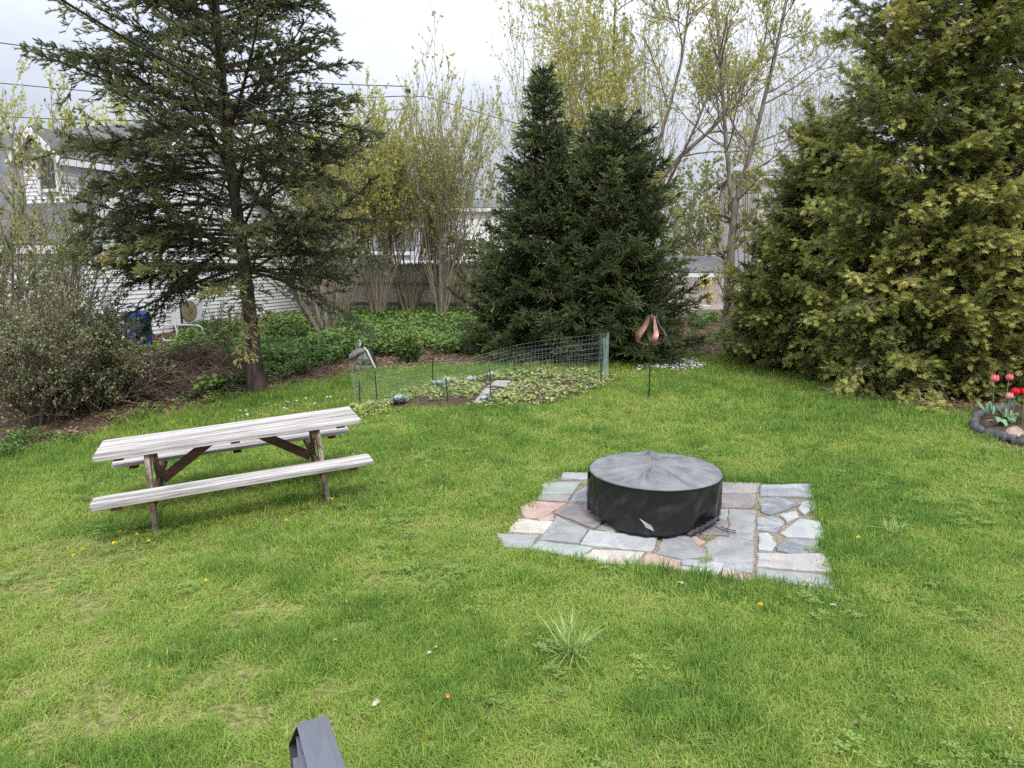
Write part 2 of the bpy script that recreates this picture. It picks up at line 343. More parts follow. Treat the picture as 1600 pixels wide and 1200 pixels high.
# ------------------------------------------------------------------ regions on the ground (traced as places on the terrain)
def gpoly(pts): return [G(*p)[:2] for p in pts]
LAWN = gpoly([(-150, 745), (0, 716), (60, 703), (130, 688), (200, 660), (260, 648), (330, 636), (372, 622), (420, 615), (470, 603), (530, 592), (560, 582), (640, 575), (760, 572), (880, 572), (960, 571), (1040, 563), (1110, 556), (1190, 553), (1225, 570), (1290, 590), (1340, 612), (1380, 633), (1450, 644), (1512, 648), (1512, 690), (1600, 716), (1760, 745)])
LAWN = [np.array([-9.0, LAWN[0][1]])] + LAWN + [np.array([9, LAWN[-1][1]]), np.array([9, -6.]), np.array([-9, -6.])]
BED = gpoly([(598, 641), (660, 640), (700, 641), (770, 640), (850, 638), (905, 622), (955, 603), (960, 590), (925, 583), (800, 588), (700, 598), (650, 612), (612, 628)])
STEPS = gpoly([(738, 638), (758, 638), (772, 622), (808, 602), (776, 599), (748, 620)])
def zp(zx, zy): return GZ(760 + zx * .35, 680 + zy * .35, .02)[:2]
PATIO = [zp(*p) for p in [(325, 160), (470, 160), (640, 190), (1050, 205), (1230, 212), (1455, 215), (1475, 330), (1515, 450), (1505, 530), (1565, 695), (1205, 645), (1182, 672), (860, 605), (415, 560), (190, 508), (70, 503), (35, 438), (95, 420), (140, 330), (225, 285), (240, 250)]]
FBED = gpoly([(1524, 655), (1545, 644), (1580, 638), (1700, 636), (1760, 720), (1640, 706), (1590, 693), (1550, 683), (1530, 678), (1521, 668)])
EDGE_PATH = [G(*p) for p in [(1580, 640), (1545, 645), (1524, 655), (1520, 668), (1530, 679), (1550, 684), (1572, 690), (1590, 695), (1625, 703), (1680, 712)]]

# ------------------------------------------------------------------ ground
xs = np.unique(np.concatenate([np.arange(-13, 13.01, .14), -13 - np.cumsum(.3 * 1.16 ** np.arange(34)), 13 + np.cumsum(.3 * 1.16 ** np.arange(34))]))
ys = np.unique(np.concatenate([np.arange(1.5, 22, .14), 1.5 - np.cumsum(.3 * 1.2 ** np.arange(22)), 22 + np.cumsum(.3 * 1.13 ** np.arange(42))]))
GX, GY = np.meshgrid(xs, ys); nx, ny = len(xs), len(ys)
GZv = terr(GX, GY)
lawn = inpoly(GX, GY, LAWN).astype(float)
ld = polydist(GX, GY, LAWN); lawn = np.where(lawn > 0, smooth(.5 + ld / .5), smooth(.5 - ld / .5))
pz = inpoly(GX, GY, PATIO); GZv = np.where(pz, -.012, GZv)
g = MB(); idx = np.arange(nx * ny).reshape(ny, nx)
g.add(np.stack([GX, GY, GZv], -1).reshape(-1, 3), np.stack([idx[:-1, :-1], idx[:-1, 1:], idx[1:, 1:], idx[1:, :-1]], -1).reshape(-1, 4), lawn.ravel())
def ground_mat():
    m, nt, N, L = newmat('yard_ground')
    o = N.new('ShaderNodeOutputMaterial'); b = N.new('ShaderNodeBsdfPrincipled'); L.new(b.outputs[0], o.inputs[0]); b.inputs['Roughness'].default_value = .95; b.inputs['Specular IOR Level'].default_value = .1
    ge = N.new('ShaderNodeNewGeometry'); a = N.new('ShaderNodeAttribute'); a.attribute_name = 'tint'
    def nz(s, d=5):
        n = N.new('ShaderNodeTexNoise'); n.inputs['Scale'].default_value = s; n.inputs['Detail'].default_value = d; L.new(ge.outputs['Position'], n.inputs[0]); return n
    r1 = ramp(N, [(.32, (.10, .085, .04)), (.5, (.16, .19, .05)), (.68, (.30, .25, .13))]); L.new(nz(26).outputs[0], r1.inputs[0])
    r2 = ramp(N, [(.3, (.05, .034, .024)), (.5, (.12, .08, .055)), (.72, (.24, .17, .12))]); L.new(nz(17, 8).outputs[0], r2.inputs[0])
    mx = N.new('ShaderNodeMix'); mx.data_type = 'RGBA'; L.new(a.outputs['Fac'], mx.inputs[0]); L.new(r2.outputs[0], mx.inputs[6]); L.new(r1.outputs[0], mx.inputs[7])
    L.new(mx.outputs[2], b.inputs['Base Color'])
    n3 = nz(40); bp = N.new('ShaderNodeBump'); bp.inputs['Strength'].default_value = .8; bp.inputs['Distance'].default_value = .03; L.new(n3.outputs[0], bp.inputs['Height']); L.new(bp.outputs[0], b.inputs['Normal'])
    return m
tag(g.build('ground', ground_mat(), sm=True), 'grassy back yard ground with bare brown earth under the trees', kind='structure')

def sheet(name, poly, mat, lift, step=.15, label=None, jit=0.0, seed=0):
    P = np.array([p[:2] for p in poly]); x0, y0 = P.min(0); x1, y1 = P.max(0)
    n = max(2, int((x1 - x0) / step)); k = max(2, int((y1 - y0) / step))
    X, Y = np.meshgrid(np.linspace(x0, x1, n), np.linspace(y0, y1, k))
    ins = inpoly(X, Y, P); d = polydist(X, Y, P)
    Z = terr(X, Y) + np.where(ins, lift * smooth(d / .15) + jit * vnoise(X * 9, Y * 9, seed) * smooth(d / .2), -.03)
    id_ = np.arange(n * k).reshape(k, n); Fq = np.stack([id_[:-1, :-1], id_[:-1, 1:], id_[1:, 1:], id_[1:, :-1]], -1).reshape(-1, 4)
    ok = ins.ravel()[Fq].any(1)
    m = MB().add(np.stack([X, Y, Z], -1).reshape(-1, 3), Fq[ok])
    return tag(m.build(name, mat, sm=True), label, kind='structure')
sheet('garden_bed', BED, M['soil'], .05, .08, 'brown soil of the fenced vegetable bed', .05, 3)
sheet('flower_bed', FBED, M['soil'], .06, .06, 'dark soil of the tulip bed beside the hedge', .04, 4)
gr = [At(1000, 480, 30), At(1250, 475, 30), np.array([30, 60, 0]), np.array([-2, 60, 0])]
M['gravel'] = solid('pinkish_gravel', (.36, .30, .26), (.22, .18, .15), 30, .95, .1, bump=.5)
sheet('gravel_yard', gr, M['gravel'], .06, .5, 'pale gravel yard beyond the trees by the picket fence')

# ------------------------------------------------------------------ scatter on points (uncountable stuff only)
def scatter(name, pts, rot, scl, tint, protos, label, gnm=[0]):
    me = bpy.data.meshes.new(name); me.vertices.add(len(pts)); me.vertices.foreach_set('co', np.asarray(pts, np.float32).ravel())
    for nm, ty, arr, key in (('rot', 'FLOAT_VECTOR', rot, 'vector'), ('scl', 'FLOAT_VECTOR', scl, 'vector'), ('tint', 'FLOAT', tint, 'value')):
        a = me.attributes.new(nm, ty, 'POINT'); a.data.foreach_set(key, np.asarray(arr, np.float32).ravel())
    o = bpy.data.objects.new(name, me); COL.objects.link(o)
    ng = bpy.data.node_groups.new(name + '_nodes', 'GeometryNodeTree')
    ng.interface.new_socket('Geometry', in_out='INPUT', socket_type='NodeSocketGeometry'); ng.interface.new_socket('Geometry', in_out='OUTPUT', socket_type='NodeSocketGeometry')
    N, L = ng.nodes, ng.links
    gi = N.new('NodeGroupInput'); go = N.new('NodeGroupOutput'); ip = N.new('GeometryNodeInstanceOnPoints'); jn = N.new('GeometryNodeJoinGeometry')
    for p in protos[::-1]:
        oi = N.new('GeometryNodeObjectInfo'); oi.inputs['Object'].default_value = p; oi.inputs['As Instance'].default_value = True; L.new(oi.outputs['Geometry'], jn.inputs[0])
    L.new(gi.outputs[0], ip.inputs['Points']); L.new(jn.outputs[0], ip.inputs['Instance']); ip.inputs['Pick Instance'].default_value = True
    ri = N.new('FunctionNodeRandomValue'); ri.data_type = 'INT'; ri.inputs[4].default_value = 0; ri.inputs[5].default_value = len(protos) - 1; L.new(ri.outputs[2], ip.inputs['Instance Index'])
    for nm, sk in (('rot', 'Rotation'), ('scl', 'Scale')):
        na = N.new('GeometryNodeInputNamedAttribute'); na.data_type = 'FLOAT_VECTOR'; na.inputs[0].default_value = nm; L.new(na.outputs[0], ip.inputs[sk])
    L.new(ip.outputs[0], go.inputs[0])
    md = o.modifiers.new('scatter', 'NODES'); md.node_group = ng
    return tag(o, label, kind='stuff')
def proto(mb, name, mat): return bpy.data.objects.new(name, mb.mesh(name, mat))   # a source mesh, never linked to the scene

def blades(rng, n, rad, h0, h1, w, lean, seg=3, tint=(-.06, .06)):
    mb = MB(); a = rng.uniform(0, 2 * PI, n); r = rad * np.sqrt(rng.random(n)); B = np.stack([r * np.cos(a), r * np.sin(a), np.full(n, -.008)], 1)
    H = rng.uniform(h0, h1, n); az = rng.uniform(0, 2 * PI, n); D = np.stack([np.cos(az), np.sin(az), np.zeros(n)], 1); Sd = np.stack([-np.sin(az), np.cos(az), np.zeros(n)], 1)
    le = np.abs(rng.normal(0, lean, n)) + .08; tw = rng.normal(0, .5, n)
    t = np.linspace(0, 1, seg + 1)
    P = B[:, None] + D[:, None] * (H * le)[:, None, None] * (t ** 2)[None, :, None] + np.array([0, 0, 1.])[None, None] * (H[:, None] * (t - .35 * np.minimum(le, 1.4)[:, None] * t ** 2))[:, :, None]
    S2 = unit(Sd + D * tw[:, None])
    W = w * rng.uniform(.7, 1.25, n)[:, None] * np.array([.75, 1, .7, .08] if seg == 3 else [.7, 1, .9, .6, .08] if seg == 4 else [.8, 1, .08])[None]
    V = np.stack([P - S2[:, None] * W[:, :, None], P + S2[:, None] * W[:, :, None]], 2)
    k = seg + 1; b = (np.arange(n) * k * 2)[:, None]; i = (np.arange(seg) * 2)[None]
    Fq = np.stack([b + i, b + i + 1, b + i + 3, b + i + 2], -1).reshape(-1, 4)
    return mb.add(V.reshape(-1, 3), Fq, np.repeat(rng.uniform(*tint, n), k * 2))

rng = np.random.default_rng(7)
gp = [proto(blades(rng, 15 if k < 4 else 9, .055, .022, .074, .0024 if k < 4 else .0036, .85), 'grass_clump', M['grass']) for k in range(6)]
zones = [(2.2, 4.6, 2300, .92), (4.6, 6.5, 1250, 1.08), (6.5, 9.5, 640, 1.3), (9.5, 14, 300, 1.7), (14, 21, 130, 2.1)]
PT = []; SC = []; TI = []
for y0, y1, den, bs in zones:
    w1 = .76 * y1 + 2.4; n = int((y1 - y0) * 2 * w1 * den)
    x = rng.uniform(-w1, w1, n); y = rng.uniform(y0, y1, n)
    ok = np.abs(x) < .76 * y + 2.3
    ok &= inpoly(x, y, LAWN) | ((polydist(x, y, LAWN) < .35) & (rng.random(n) < .25))
    ok &= ~inpoly(x, y, FBED) & ~(inpoly(x, y, BED) & (polydist(x, y, BED) > .12))
    x, y = x[ok], y[ok]
    pd = polydist(x, y, PATIO); ip = inpoly(x, y, PATIO); ok = ~(ip & (pd > .025)); x, y, pd = x[ok], y[ok], pd[ok]
    big = fbm(x * .55, y * .55, 11, 4); med = fbm(x * 2.6, y * 2.6, 21, 3); fine = fbm(x * 7.5, y * 7.5, 31, 2)
    lush = smooth((.42 * big + .40 * med + .18 * fine - .33) / .32)
    bare = smooth((fbm(x * 1.1 + 9, y * 2.6, 41, 3) * .55 + fine * .45 - .51) / .12) * smooth((9 - y) / 4 + .25)
    bare = bare * np.where((x < -.9) & (y < 6.3), 1.0, .55)
    keep = rng.random(len(x)) > .86 * bare; x, y, pd, lush, bare, fine = [q[keep] for q in (x, y, pd, lush, bare, fine)]
    edge = smooth(1 - pd / .10)
    sc = bs * (.48 + .62 * lush ** 1.3 + .35 * fine) * (1 - .35 * bare) * rng.uniform(.6, 1.35, len(x)) * (1 + .15 * edge)
    front = edge * (y < 5.3)
    sc = sc * (1 + .12 * front)
    tuf = rng.random(len(x)) < .05 + .10 * lush; sc = np.where(tuf, sc * 1.35, sc)
    ti = .05 + .36 * lush + .22 * (fine - .5) + rng.normal(0, .09, len(x)) - .22 * bare + .12 * edge
    ti = ti + .14 * tuf
    ti = np.where(rng.random(len(x)) < .02 + .10 * bare, .0, ti)
    PT.append(np.stack([x, y, terr(x, y)], 1)); hs = sc * rng.uniform(.85, 1.2, len(x)); wd = bs * rng.uniform(.9, 1.25, len(x))
    SC.append(np.stack([wd, wd, hs], 1)); TI.append(ti)
PT = np.concatenate(PT); SC = np.concatenate(SC); TI = np.concatenate(TI); n = len(PT)
ROT = np.stack([rng.normal(0, .14, n), rng.normal(0, .14, n), rng.uniform(0, 2 * PI, n)], 1)
scatter('grass', PT, ROT, SC, np.clip(TI, 0, .8), gp, 'bright green lawn grass with darker lush patches and dry spots')

# ------------------------------------------------------------------ patio of flagstones
gm = MB(); P = np.array(PATIO); c = P.mean(0)
gm.prism(P, -.06, .004)
M['joint'] = solid('gravel_joints', (.40, .33, .24), (.14, .115, .09), 75, .95, .1, bump=1, detail=3, contrast=(.36, .64))
patio = gm.build('patio', M['joint']); tag(patio, 'flagstone patio of mixed slate and sandstone under the fire pit', kind='structure')
stones = [
 ('grey', [(340, 168), (470, 170), (452, 196), (335, 198)]), ('green', [(255, 213), (420, 207), (383, 262), (245, 266)]), ('brown', [(238, 270), (378, 266), (365, 298), (225, 288)]),
 ('blue', [(388, 262), (440, 228), (520, 222), (520, 292), (372, 292)]), ('pink', [(148, 322), (208, 292), (358, 305), (243, 366), (178, 368)]), ('pink', [(230, 372), (298, 348), (303, 376), (245, 380)]),
 ('cream', [(98, 424), (142, 372), (298, 386), (260, 437)]), ('purple', [(300, 345), (365, 304), (452, 314), (547, 375), (485, 416)]), ('grey', [(240, 465), (315, 365), (450, 424), (413, 480)]),
 ('grey', [(45, 437), (235, 441), (193, 499), (80, 499)]), ('green', [(190, 503), (236, 470), (473, 500), (413, 546)]), ('light', [(420, 485), (461, 428), (765, 452), (735, 515)]),
 ('brown', [(492, 420), (552, 383), (640, 425), (560, 436)]), ('cream', [(418, 550), (475, 508), (705, 520), (665, 575), (540, 570)]), ('pink', [(677, 577), (720, 525), (865, 560), (858, 602)]),
 ('grey', [(760, 522), (790, 440), (900, 444), (983, 537), (872, 548)]), ('pink', [(912, 462), (935, 452), (975, 478), (945, 497)]), ('grey', [(972, 487), (1040, 450), (1194, 470), (1194, 584), (1012, 552)]),
 ('grey', [(1082, 326), (1206, 335), (1191, 463), (1084, 449)]), ('purple', [(962, 440), (1020, 376), (1078, 385), (1074, 445)]), ('green', [(1022, 332), (1078, 326), (1074, 380), (1010, 362)]),
 ('brown', [(1000, 208), (1225, 214), (1202, 258), (1000, 255)]), ('purple', [(1000, 262), (1204, 263), (1190, 321), (1000, 322)]), ('cream', [(862, 585), (1046, 602), (1036, 636), (870, 612)]),
 ('pink', [(1052, 600), (1130, 606), (1180, 668), (1042, 639)]), ('blue', [(868, 552), (1010, 560), (1190, 592), (1188, 614), (1060, 598), (880, 577)]),
 ('blue', [(1226, 224), (1450, 220), (1460, 280), (1300, 271), (1222, 272)]), ('darkblue', [(1215, 286), (1300, 276), (1402, 310), (1270, 354), (1226, 340)]), ('light', [(1310, 355), (1385, 337), (1396, 363), (1340, 390)]),
 ('light', [(1405, 300), (1465, 286), (1472, 320), (1420, 358), (1392, 330)]), ('darkblue', [(1206, 370), (1280, 360), (1331, 385), (1300, 430), (1206, 420)]), ('light', [(1312, 436), (1400, 375), (1490, 388), (1510, 464), (1342, 454)]),
 ('light', [(1216, 440), (1255, 438), (1294, 485), (1275, 519), (1216, 510)]), ('darkblue', [(1300, 492), (1372, 456), (1490, 467), (1480, 520), (1380, 529), (1302, 513)]), ('tan', [(1206, 527), (1500, 535), (1545, 618), (1206, 583)]),
 ('grey', [(1206, 597), (1545, 627), (1560, 690), (1210, 640)]), ('grey', [(525, 215), (760, 200), (990, 210), (990, 330), (760, 420), (640, 400), (560, 370), (525, 300)]), ('purple', [(780, 425), (880, 380), (1000, 345), (1012, 372), (955, 436), (905, 440)]),
]
SLAB = {'pink': 'salmon pink flagstone', 'cream': 'cream flagstone', 'purple': 'purplish grey flagstone', 'darkblue': 'dark blue veined flagstone', 'tan': 'tan flagstone', 'green': 'greenish grey flagstone', 'blue': 'blue grey flagstone'}
rs = np.random.default_rng(3)
for kind, pts in stones:
    P = np.array([zp(*p) for p in pts]); c = P.mean(0)
    Q = []
    for i in range(len(P)):
        a, b = P[i], P[(i + 1) % len(P)]; l = np.linalg.norm(b - a); nrm_ = np.array([b[1] - a[1], a[0] - b[0]]) / l; k = max(2, int(l / .07))
        for j in range(k):
            t = j / k; Q.append(a + (b - a) * t + nrm_ * rs.normal(0, .006) * (1 if j else .3))
    Q = np.array(Q); Q = c + (Q - c) * (1 + .003 / np.linalg.norm(Q - c, axis=1, keepdims=True))
    area2 = sum(Q[i][0] * Q[(i + 1) % len(Q)][1] - Q[(i + 1) % len(Q)][0] * Q[i][1] for i in range(len(Q)))
    if area2 < 0: Q = Q[::-1]
    n = len(Q); top = .016 + rs.uniform(0, .016); inner = c + (Q - c) * (1 - .013 / np.linalg.norm(Q - c, axis=1, keepdims=True))
    tilt = rs.normal(0, .011, 2)
    zt = lambda q: top + (q - c) @ tilt
    V = np.concatenate([np.c_[Q, np.full(n, -.02)], np.c_[Q, zt(Q) - .008], np.c_[inner, zt(inner)]])
    mb = MB(); f = [(i, (i + 1) % n, n + (i + 1) % n, n + i) for i in range(n)] + [(n + i, n + (i + 1) % n, 2 * n + (i + 1) % n, 2 * n + i) for i in range(n)]
    mb.add(V, f); mb.F.append(np.array([list(range(2 * n, 3 * n))])); mb.M.append(np.zeros(1, int))
    o = mb.build('flagstone', ST[kind], patio)
    if kind in SLAB: o['label'] = SLAB[kind]

# ------------------------------------------------------------------ picnic table
tz = -.10; TX, TY, TH = -2.76, 7.118, R_(21.87)
tab = thing('picnic_table', 'long picnic table with weathered white planks and brown braces on the lawn', 'picnic table', (TX, TY, tz), TH)
tab.rotation_euler = Euler((R_(-.6), -math.atan(.064), TH))
prng = np.random.default_rng(77)
def planks(n, y0, y1, z, L, th=.038, gap=.011, cham=.03):
    mb = MB(); w = (y1 - y0 - gap * (n - 1)) / n
    for i in range(n):
        a = y0 + i * (w + gap); b = a + w; l = L / 2
        ca = cham if i == 0 else 0; cb = cham if i == n - 1 else 0
        pts = [(-l + ca, a), (l - ca, a)] + ([(l, a + ca)] if ca else []) + [(l, b - cb)] * (1 if cb else 0) + [(l - cb, b)] + [(-l + cb, b)] + ([(-l, b - cb)] if cb else []) + ([(-l, a + ca)] if ca else [])
        if not ca: pts[0] = (-l, a); pts[1] = (l, a)
        mb.prism(pts, z - th - prng.uniform(0, .002), z - prng.uniform(0, .004), tint=prng.uniform(.15, .85))
    return mb
planks(5, -.38, .38, .75, 2.44).build('tabletop', M['white_wood'], tab, bevel=.004)
for s in (-1, 1):
    a, b = sorted((s * .56, s * .86)); planks(2, a, b, .44, 2.44, cham=.022).build('bench_seat', M['white_wood'], tab, bevel=.004)
for sx in (-1, 1):
    x = sx * .78
    for s in (-1, 1):
        mb = MB(); mb.beam((x, s * .26, .712), (x, s * .535, -.05), .045, .115, up=(0, 1, .3)); mb.build('leg', M['leg_wood'], tab, bevel=.004)
    MB().beam((x - sx * .042, -.84, .355), (x - sx * .042, .84, .355), .038, .088).build('crossbeam', M['brown_wood'], tab, bevel=.003)
    MB().beam((x - sx * .042, -.34, .664), (x - sx * .042, .34, .664), .038, .088).build('top_rail', M['brown_wood'], tab, bevel=.003)
    MB().beam((x - sx * .07, 0, .355), (sx * .20, 0, .69), .04, .09, up=(-sx, 0, 1)).build('brace', M['brown_wood'], tab, bevel=.003)
for x in (-1.02, 0, 1.02):
    MB().box((x, 0, .69), (.085, .56, .04)).build('cleat', M['brown_wood'], tab, bevel=.003)
    for s in (-1, 1): MB().box((x, s * .71, .381), (.085, .24, .04)).build('cleat', M['brown_wood'], tab, bevel=.003)

# ------------------------------------------------------------------ covered fire pit
CX, CY, CR, CZ = 1.317, 6.42, .60, .445
fire = thing('covered_fire_pit', 'round fire pit under a black vinyl cover on the flagstone patio', 'fire pit', (CX, CY, .02))
nt_ = 240; th = np.linspace(0, 2 * PI, nt_, endpoint=False)
def fold(th, k, seed):
    r = np.random.default_rng(seed); s = 0
    for i in range(k): s = s + np.cos(th * r.integers(3, 22) + r.uniform(0, 6.3)) * r.uniform(.4, 1)
    return s / k
def ring_faces(rows, n):
    f = []
    for r in range(rows - 1):
        a = r * n + np.arange(n); b = r * n + (np.arange(n) + 1) % n; f.append(np.stack([a, b, b + n, a + n], 1))
    return np.concatenate(f)
rr = np.concatenate([[.004], np.linspace(.05, .97, 24), [.992, 1.0]])
V = []
ridge = np.zeros(nt_)
rg = np.random.default_rng(12)
for k in range(17):
    a = rg.uniform(0, 2 * PI); w = rg.uniform(.03, .08); d = (th - a + PI) % (2 * PI) - PI; ridge += rg.uniform(.5, 1.5) * rg.choice([-1, 1], p=[.3, .7]) * np.exp(-(d / w) ** 2)
tw = rg.uniform(-.25, .25)
for r in rr:
    sh = np.roll(ridge, int(tw * 30 * r))
    wr = fbm(np.cos(th) * 7 + 20 + 2 * r, np.sin(th) * 7 + 20 - 2 * r, 55, 3) - .5
    z = CZ - .02 + .062 * (1.02 - math.sqrt(r * r + .02)) + .028 * wr * smooth(r / .5) * (1 - max(0, r - .93) / .07) + (.030 * sh + .014 * fold(th, 5, 2)) * np.sin(PI * min(1, r) ** 1.5) * smooth(r / .35) - .012 * (r > .98) * (r - .98) / .02
    V.append(np.stack([CR * r * np.cos(th), CR * r * np.sin(th), z], 1))
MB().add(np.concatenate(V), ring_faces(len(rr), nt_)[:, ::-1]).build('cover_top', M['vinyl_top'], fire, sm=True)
# side skirt: hem height and flare vary round the pit
hem = .02 + .012 * fold(th, 4, 5)
def bump_(a, w): d = (th - R_(a) + PI) % (2 * PI) - PI; return np.exp(-(d / R_(w)) ** 2)
hem = hem + .085 * bump_(-52, 17) + .06 * bump_(-158, 24) + .03 * bump_(-25, 12)
V = []; rows = 22
for i in range(rows):
    t = i / (rows - 1)
    z = (CZ - .034) * (1 - t) + hem * t
    R = CR * (1.0 + .012 * np.sin(PI * t)) + (.018 * fold(th, 6, 8) * t ** 1.2) + .05 * t ** 2 * bump_(-115, 45) - .05 * max(0, t - .72) / .28 * (bump_(-52, 20) + .6 * bump_(-158, 26)) + .02 * t * bump_(-170, 30)
    R = R + .012 * np.sin(th * 9 + 5 * t) * np.sin(PI * t) * bump_(-60, 60) + .006 * np.sin(th * 31 + 3 * t) * t * t
    R = R + .05 * (fbm(np.cos(th) * 4 + 9 + t, np.sin(th) * 4 + 9 + z * 5, 66, 3) - .5) * smooth(t * 2.5) + .022 * (fbm(np.cos(th) * 13 + 9, np.sin(th) * 13 + 9 + z * 2.5, 67, 2) - .5) * smooth(t * 2)
    V.append(np.stack([R * np.cos(th), R * np.sin(th), z], 1))
last = V[-1].copy(); inn = last.copy(); inn[:, :2] *= .93; inn[:, 2] += .05; V.append(inn)
MB().add(np.concatenate(V), ring_faces(rows + 1, nt_)[:, ::-1]).build('cover_skirt', M['black_vinyl_side'], fire, sm=True)
P = np.stack([(CR + .004) * np.cos(th), (CR + .004) * np.sin(th), np.full(nt_, CZ - .034)], 1); P = np.concatenate([P, P[:1]])
MB().tubes(P, np.full(len(P), .006), 6).build('piping', M['black_vinyl_side'], fire, sm=True)
tt = np.linspace(R_(-72), R_(-30), 90); h_ = np.interp(np.linspace(0, 1, 90), [0, .15, .5, .85, 1], [.02, .035, .06, .075, .05])
el = np.stack([(CR - .005 + .010 * np.sin(tt * 60)) * np.cos(tt), (CR - .005 + .010 * np.sin(tt * 60)) * np.sin(tt), h_ + .012 * (fbm(tt * 40, tt * 0, 4, 2) - .5)], 1)
MB().tubes(el, .011 + .018 * fbm(tt * 30, tt * 7, 3), 8).build('elastic_hem', M['ornament_dark'], fire, sm=True)
dc = np.array([(.42, -.44, .05), (.50, -.47, .02), (.55, -.49, .012), (.60, -.52, .01), (.62, -.47, .01), (.56, -.44, .012), (.50, -.43, .03)])
MB().tubes(dc, np.full(7, .004), 6).build('drawcord', M['cable'], fire, sm=True)
a0 = R_(-104)
sc_ = []
for da, z in ((-.14, .17), (-.03, .135), (.02, .12), (.06, .075), (-.05, .10), (-.08, .13)):
    sc_.append(((CR * 1.015 + .055 * ((CZ - z) / CZ) ** 2 + .012) * math.cos(a0 + da), (CR * 1.015 + .055 * ((CZ - z) / CZ) ** 2 + .012) * math.sin(a0 + da), z))
MB().poly(sc_).build('pale_patch', solid('pale_patch_grey', (.42, .41, .45), (.3, .3, .33), 12, .6), fire)  # small pale grey patch low on the front of the skirt
for a in (181, 2):
    MB().box(((CR + .012) * math.cos(R_(a)), (CR + .012) * math.sin(R_(a)), CZ - .075), (.02, .035, .07)).build('side_tab', M['black_vinyl_side'], fire, bevel=.004)
# the metal bowl ring that carries the cover, seen at the lifted hem
bw = np.stack([(CR - .09) * np.cos(th), (CR - .09) * np.sin(th), np.zeros(nt_)], 1)
MB().add(np.concatenate([bw, bw + [0, 0, .35]]), ring_faces(2, nt_)).build('fire_bowl', M['black_inside'], fire, sm=True)

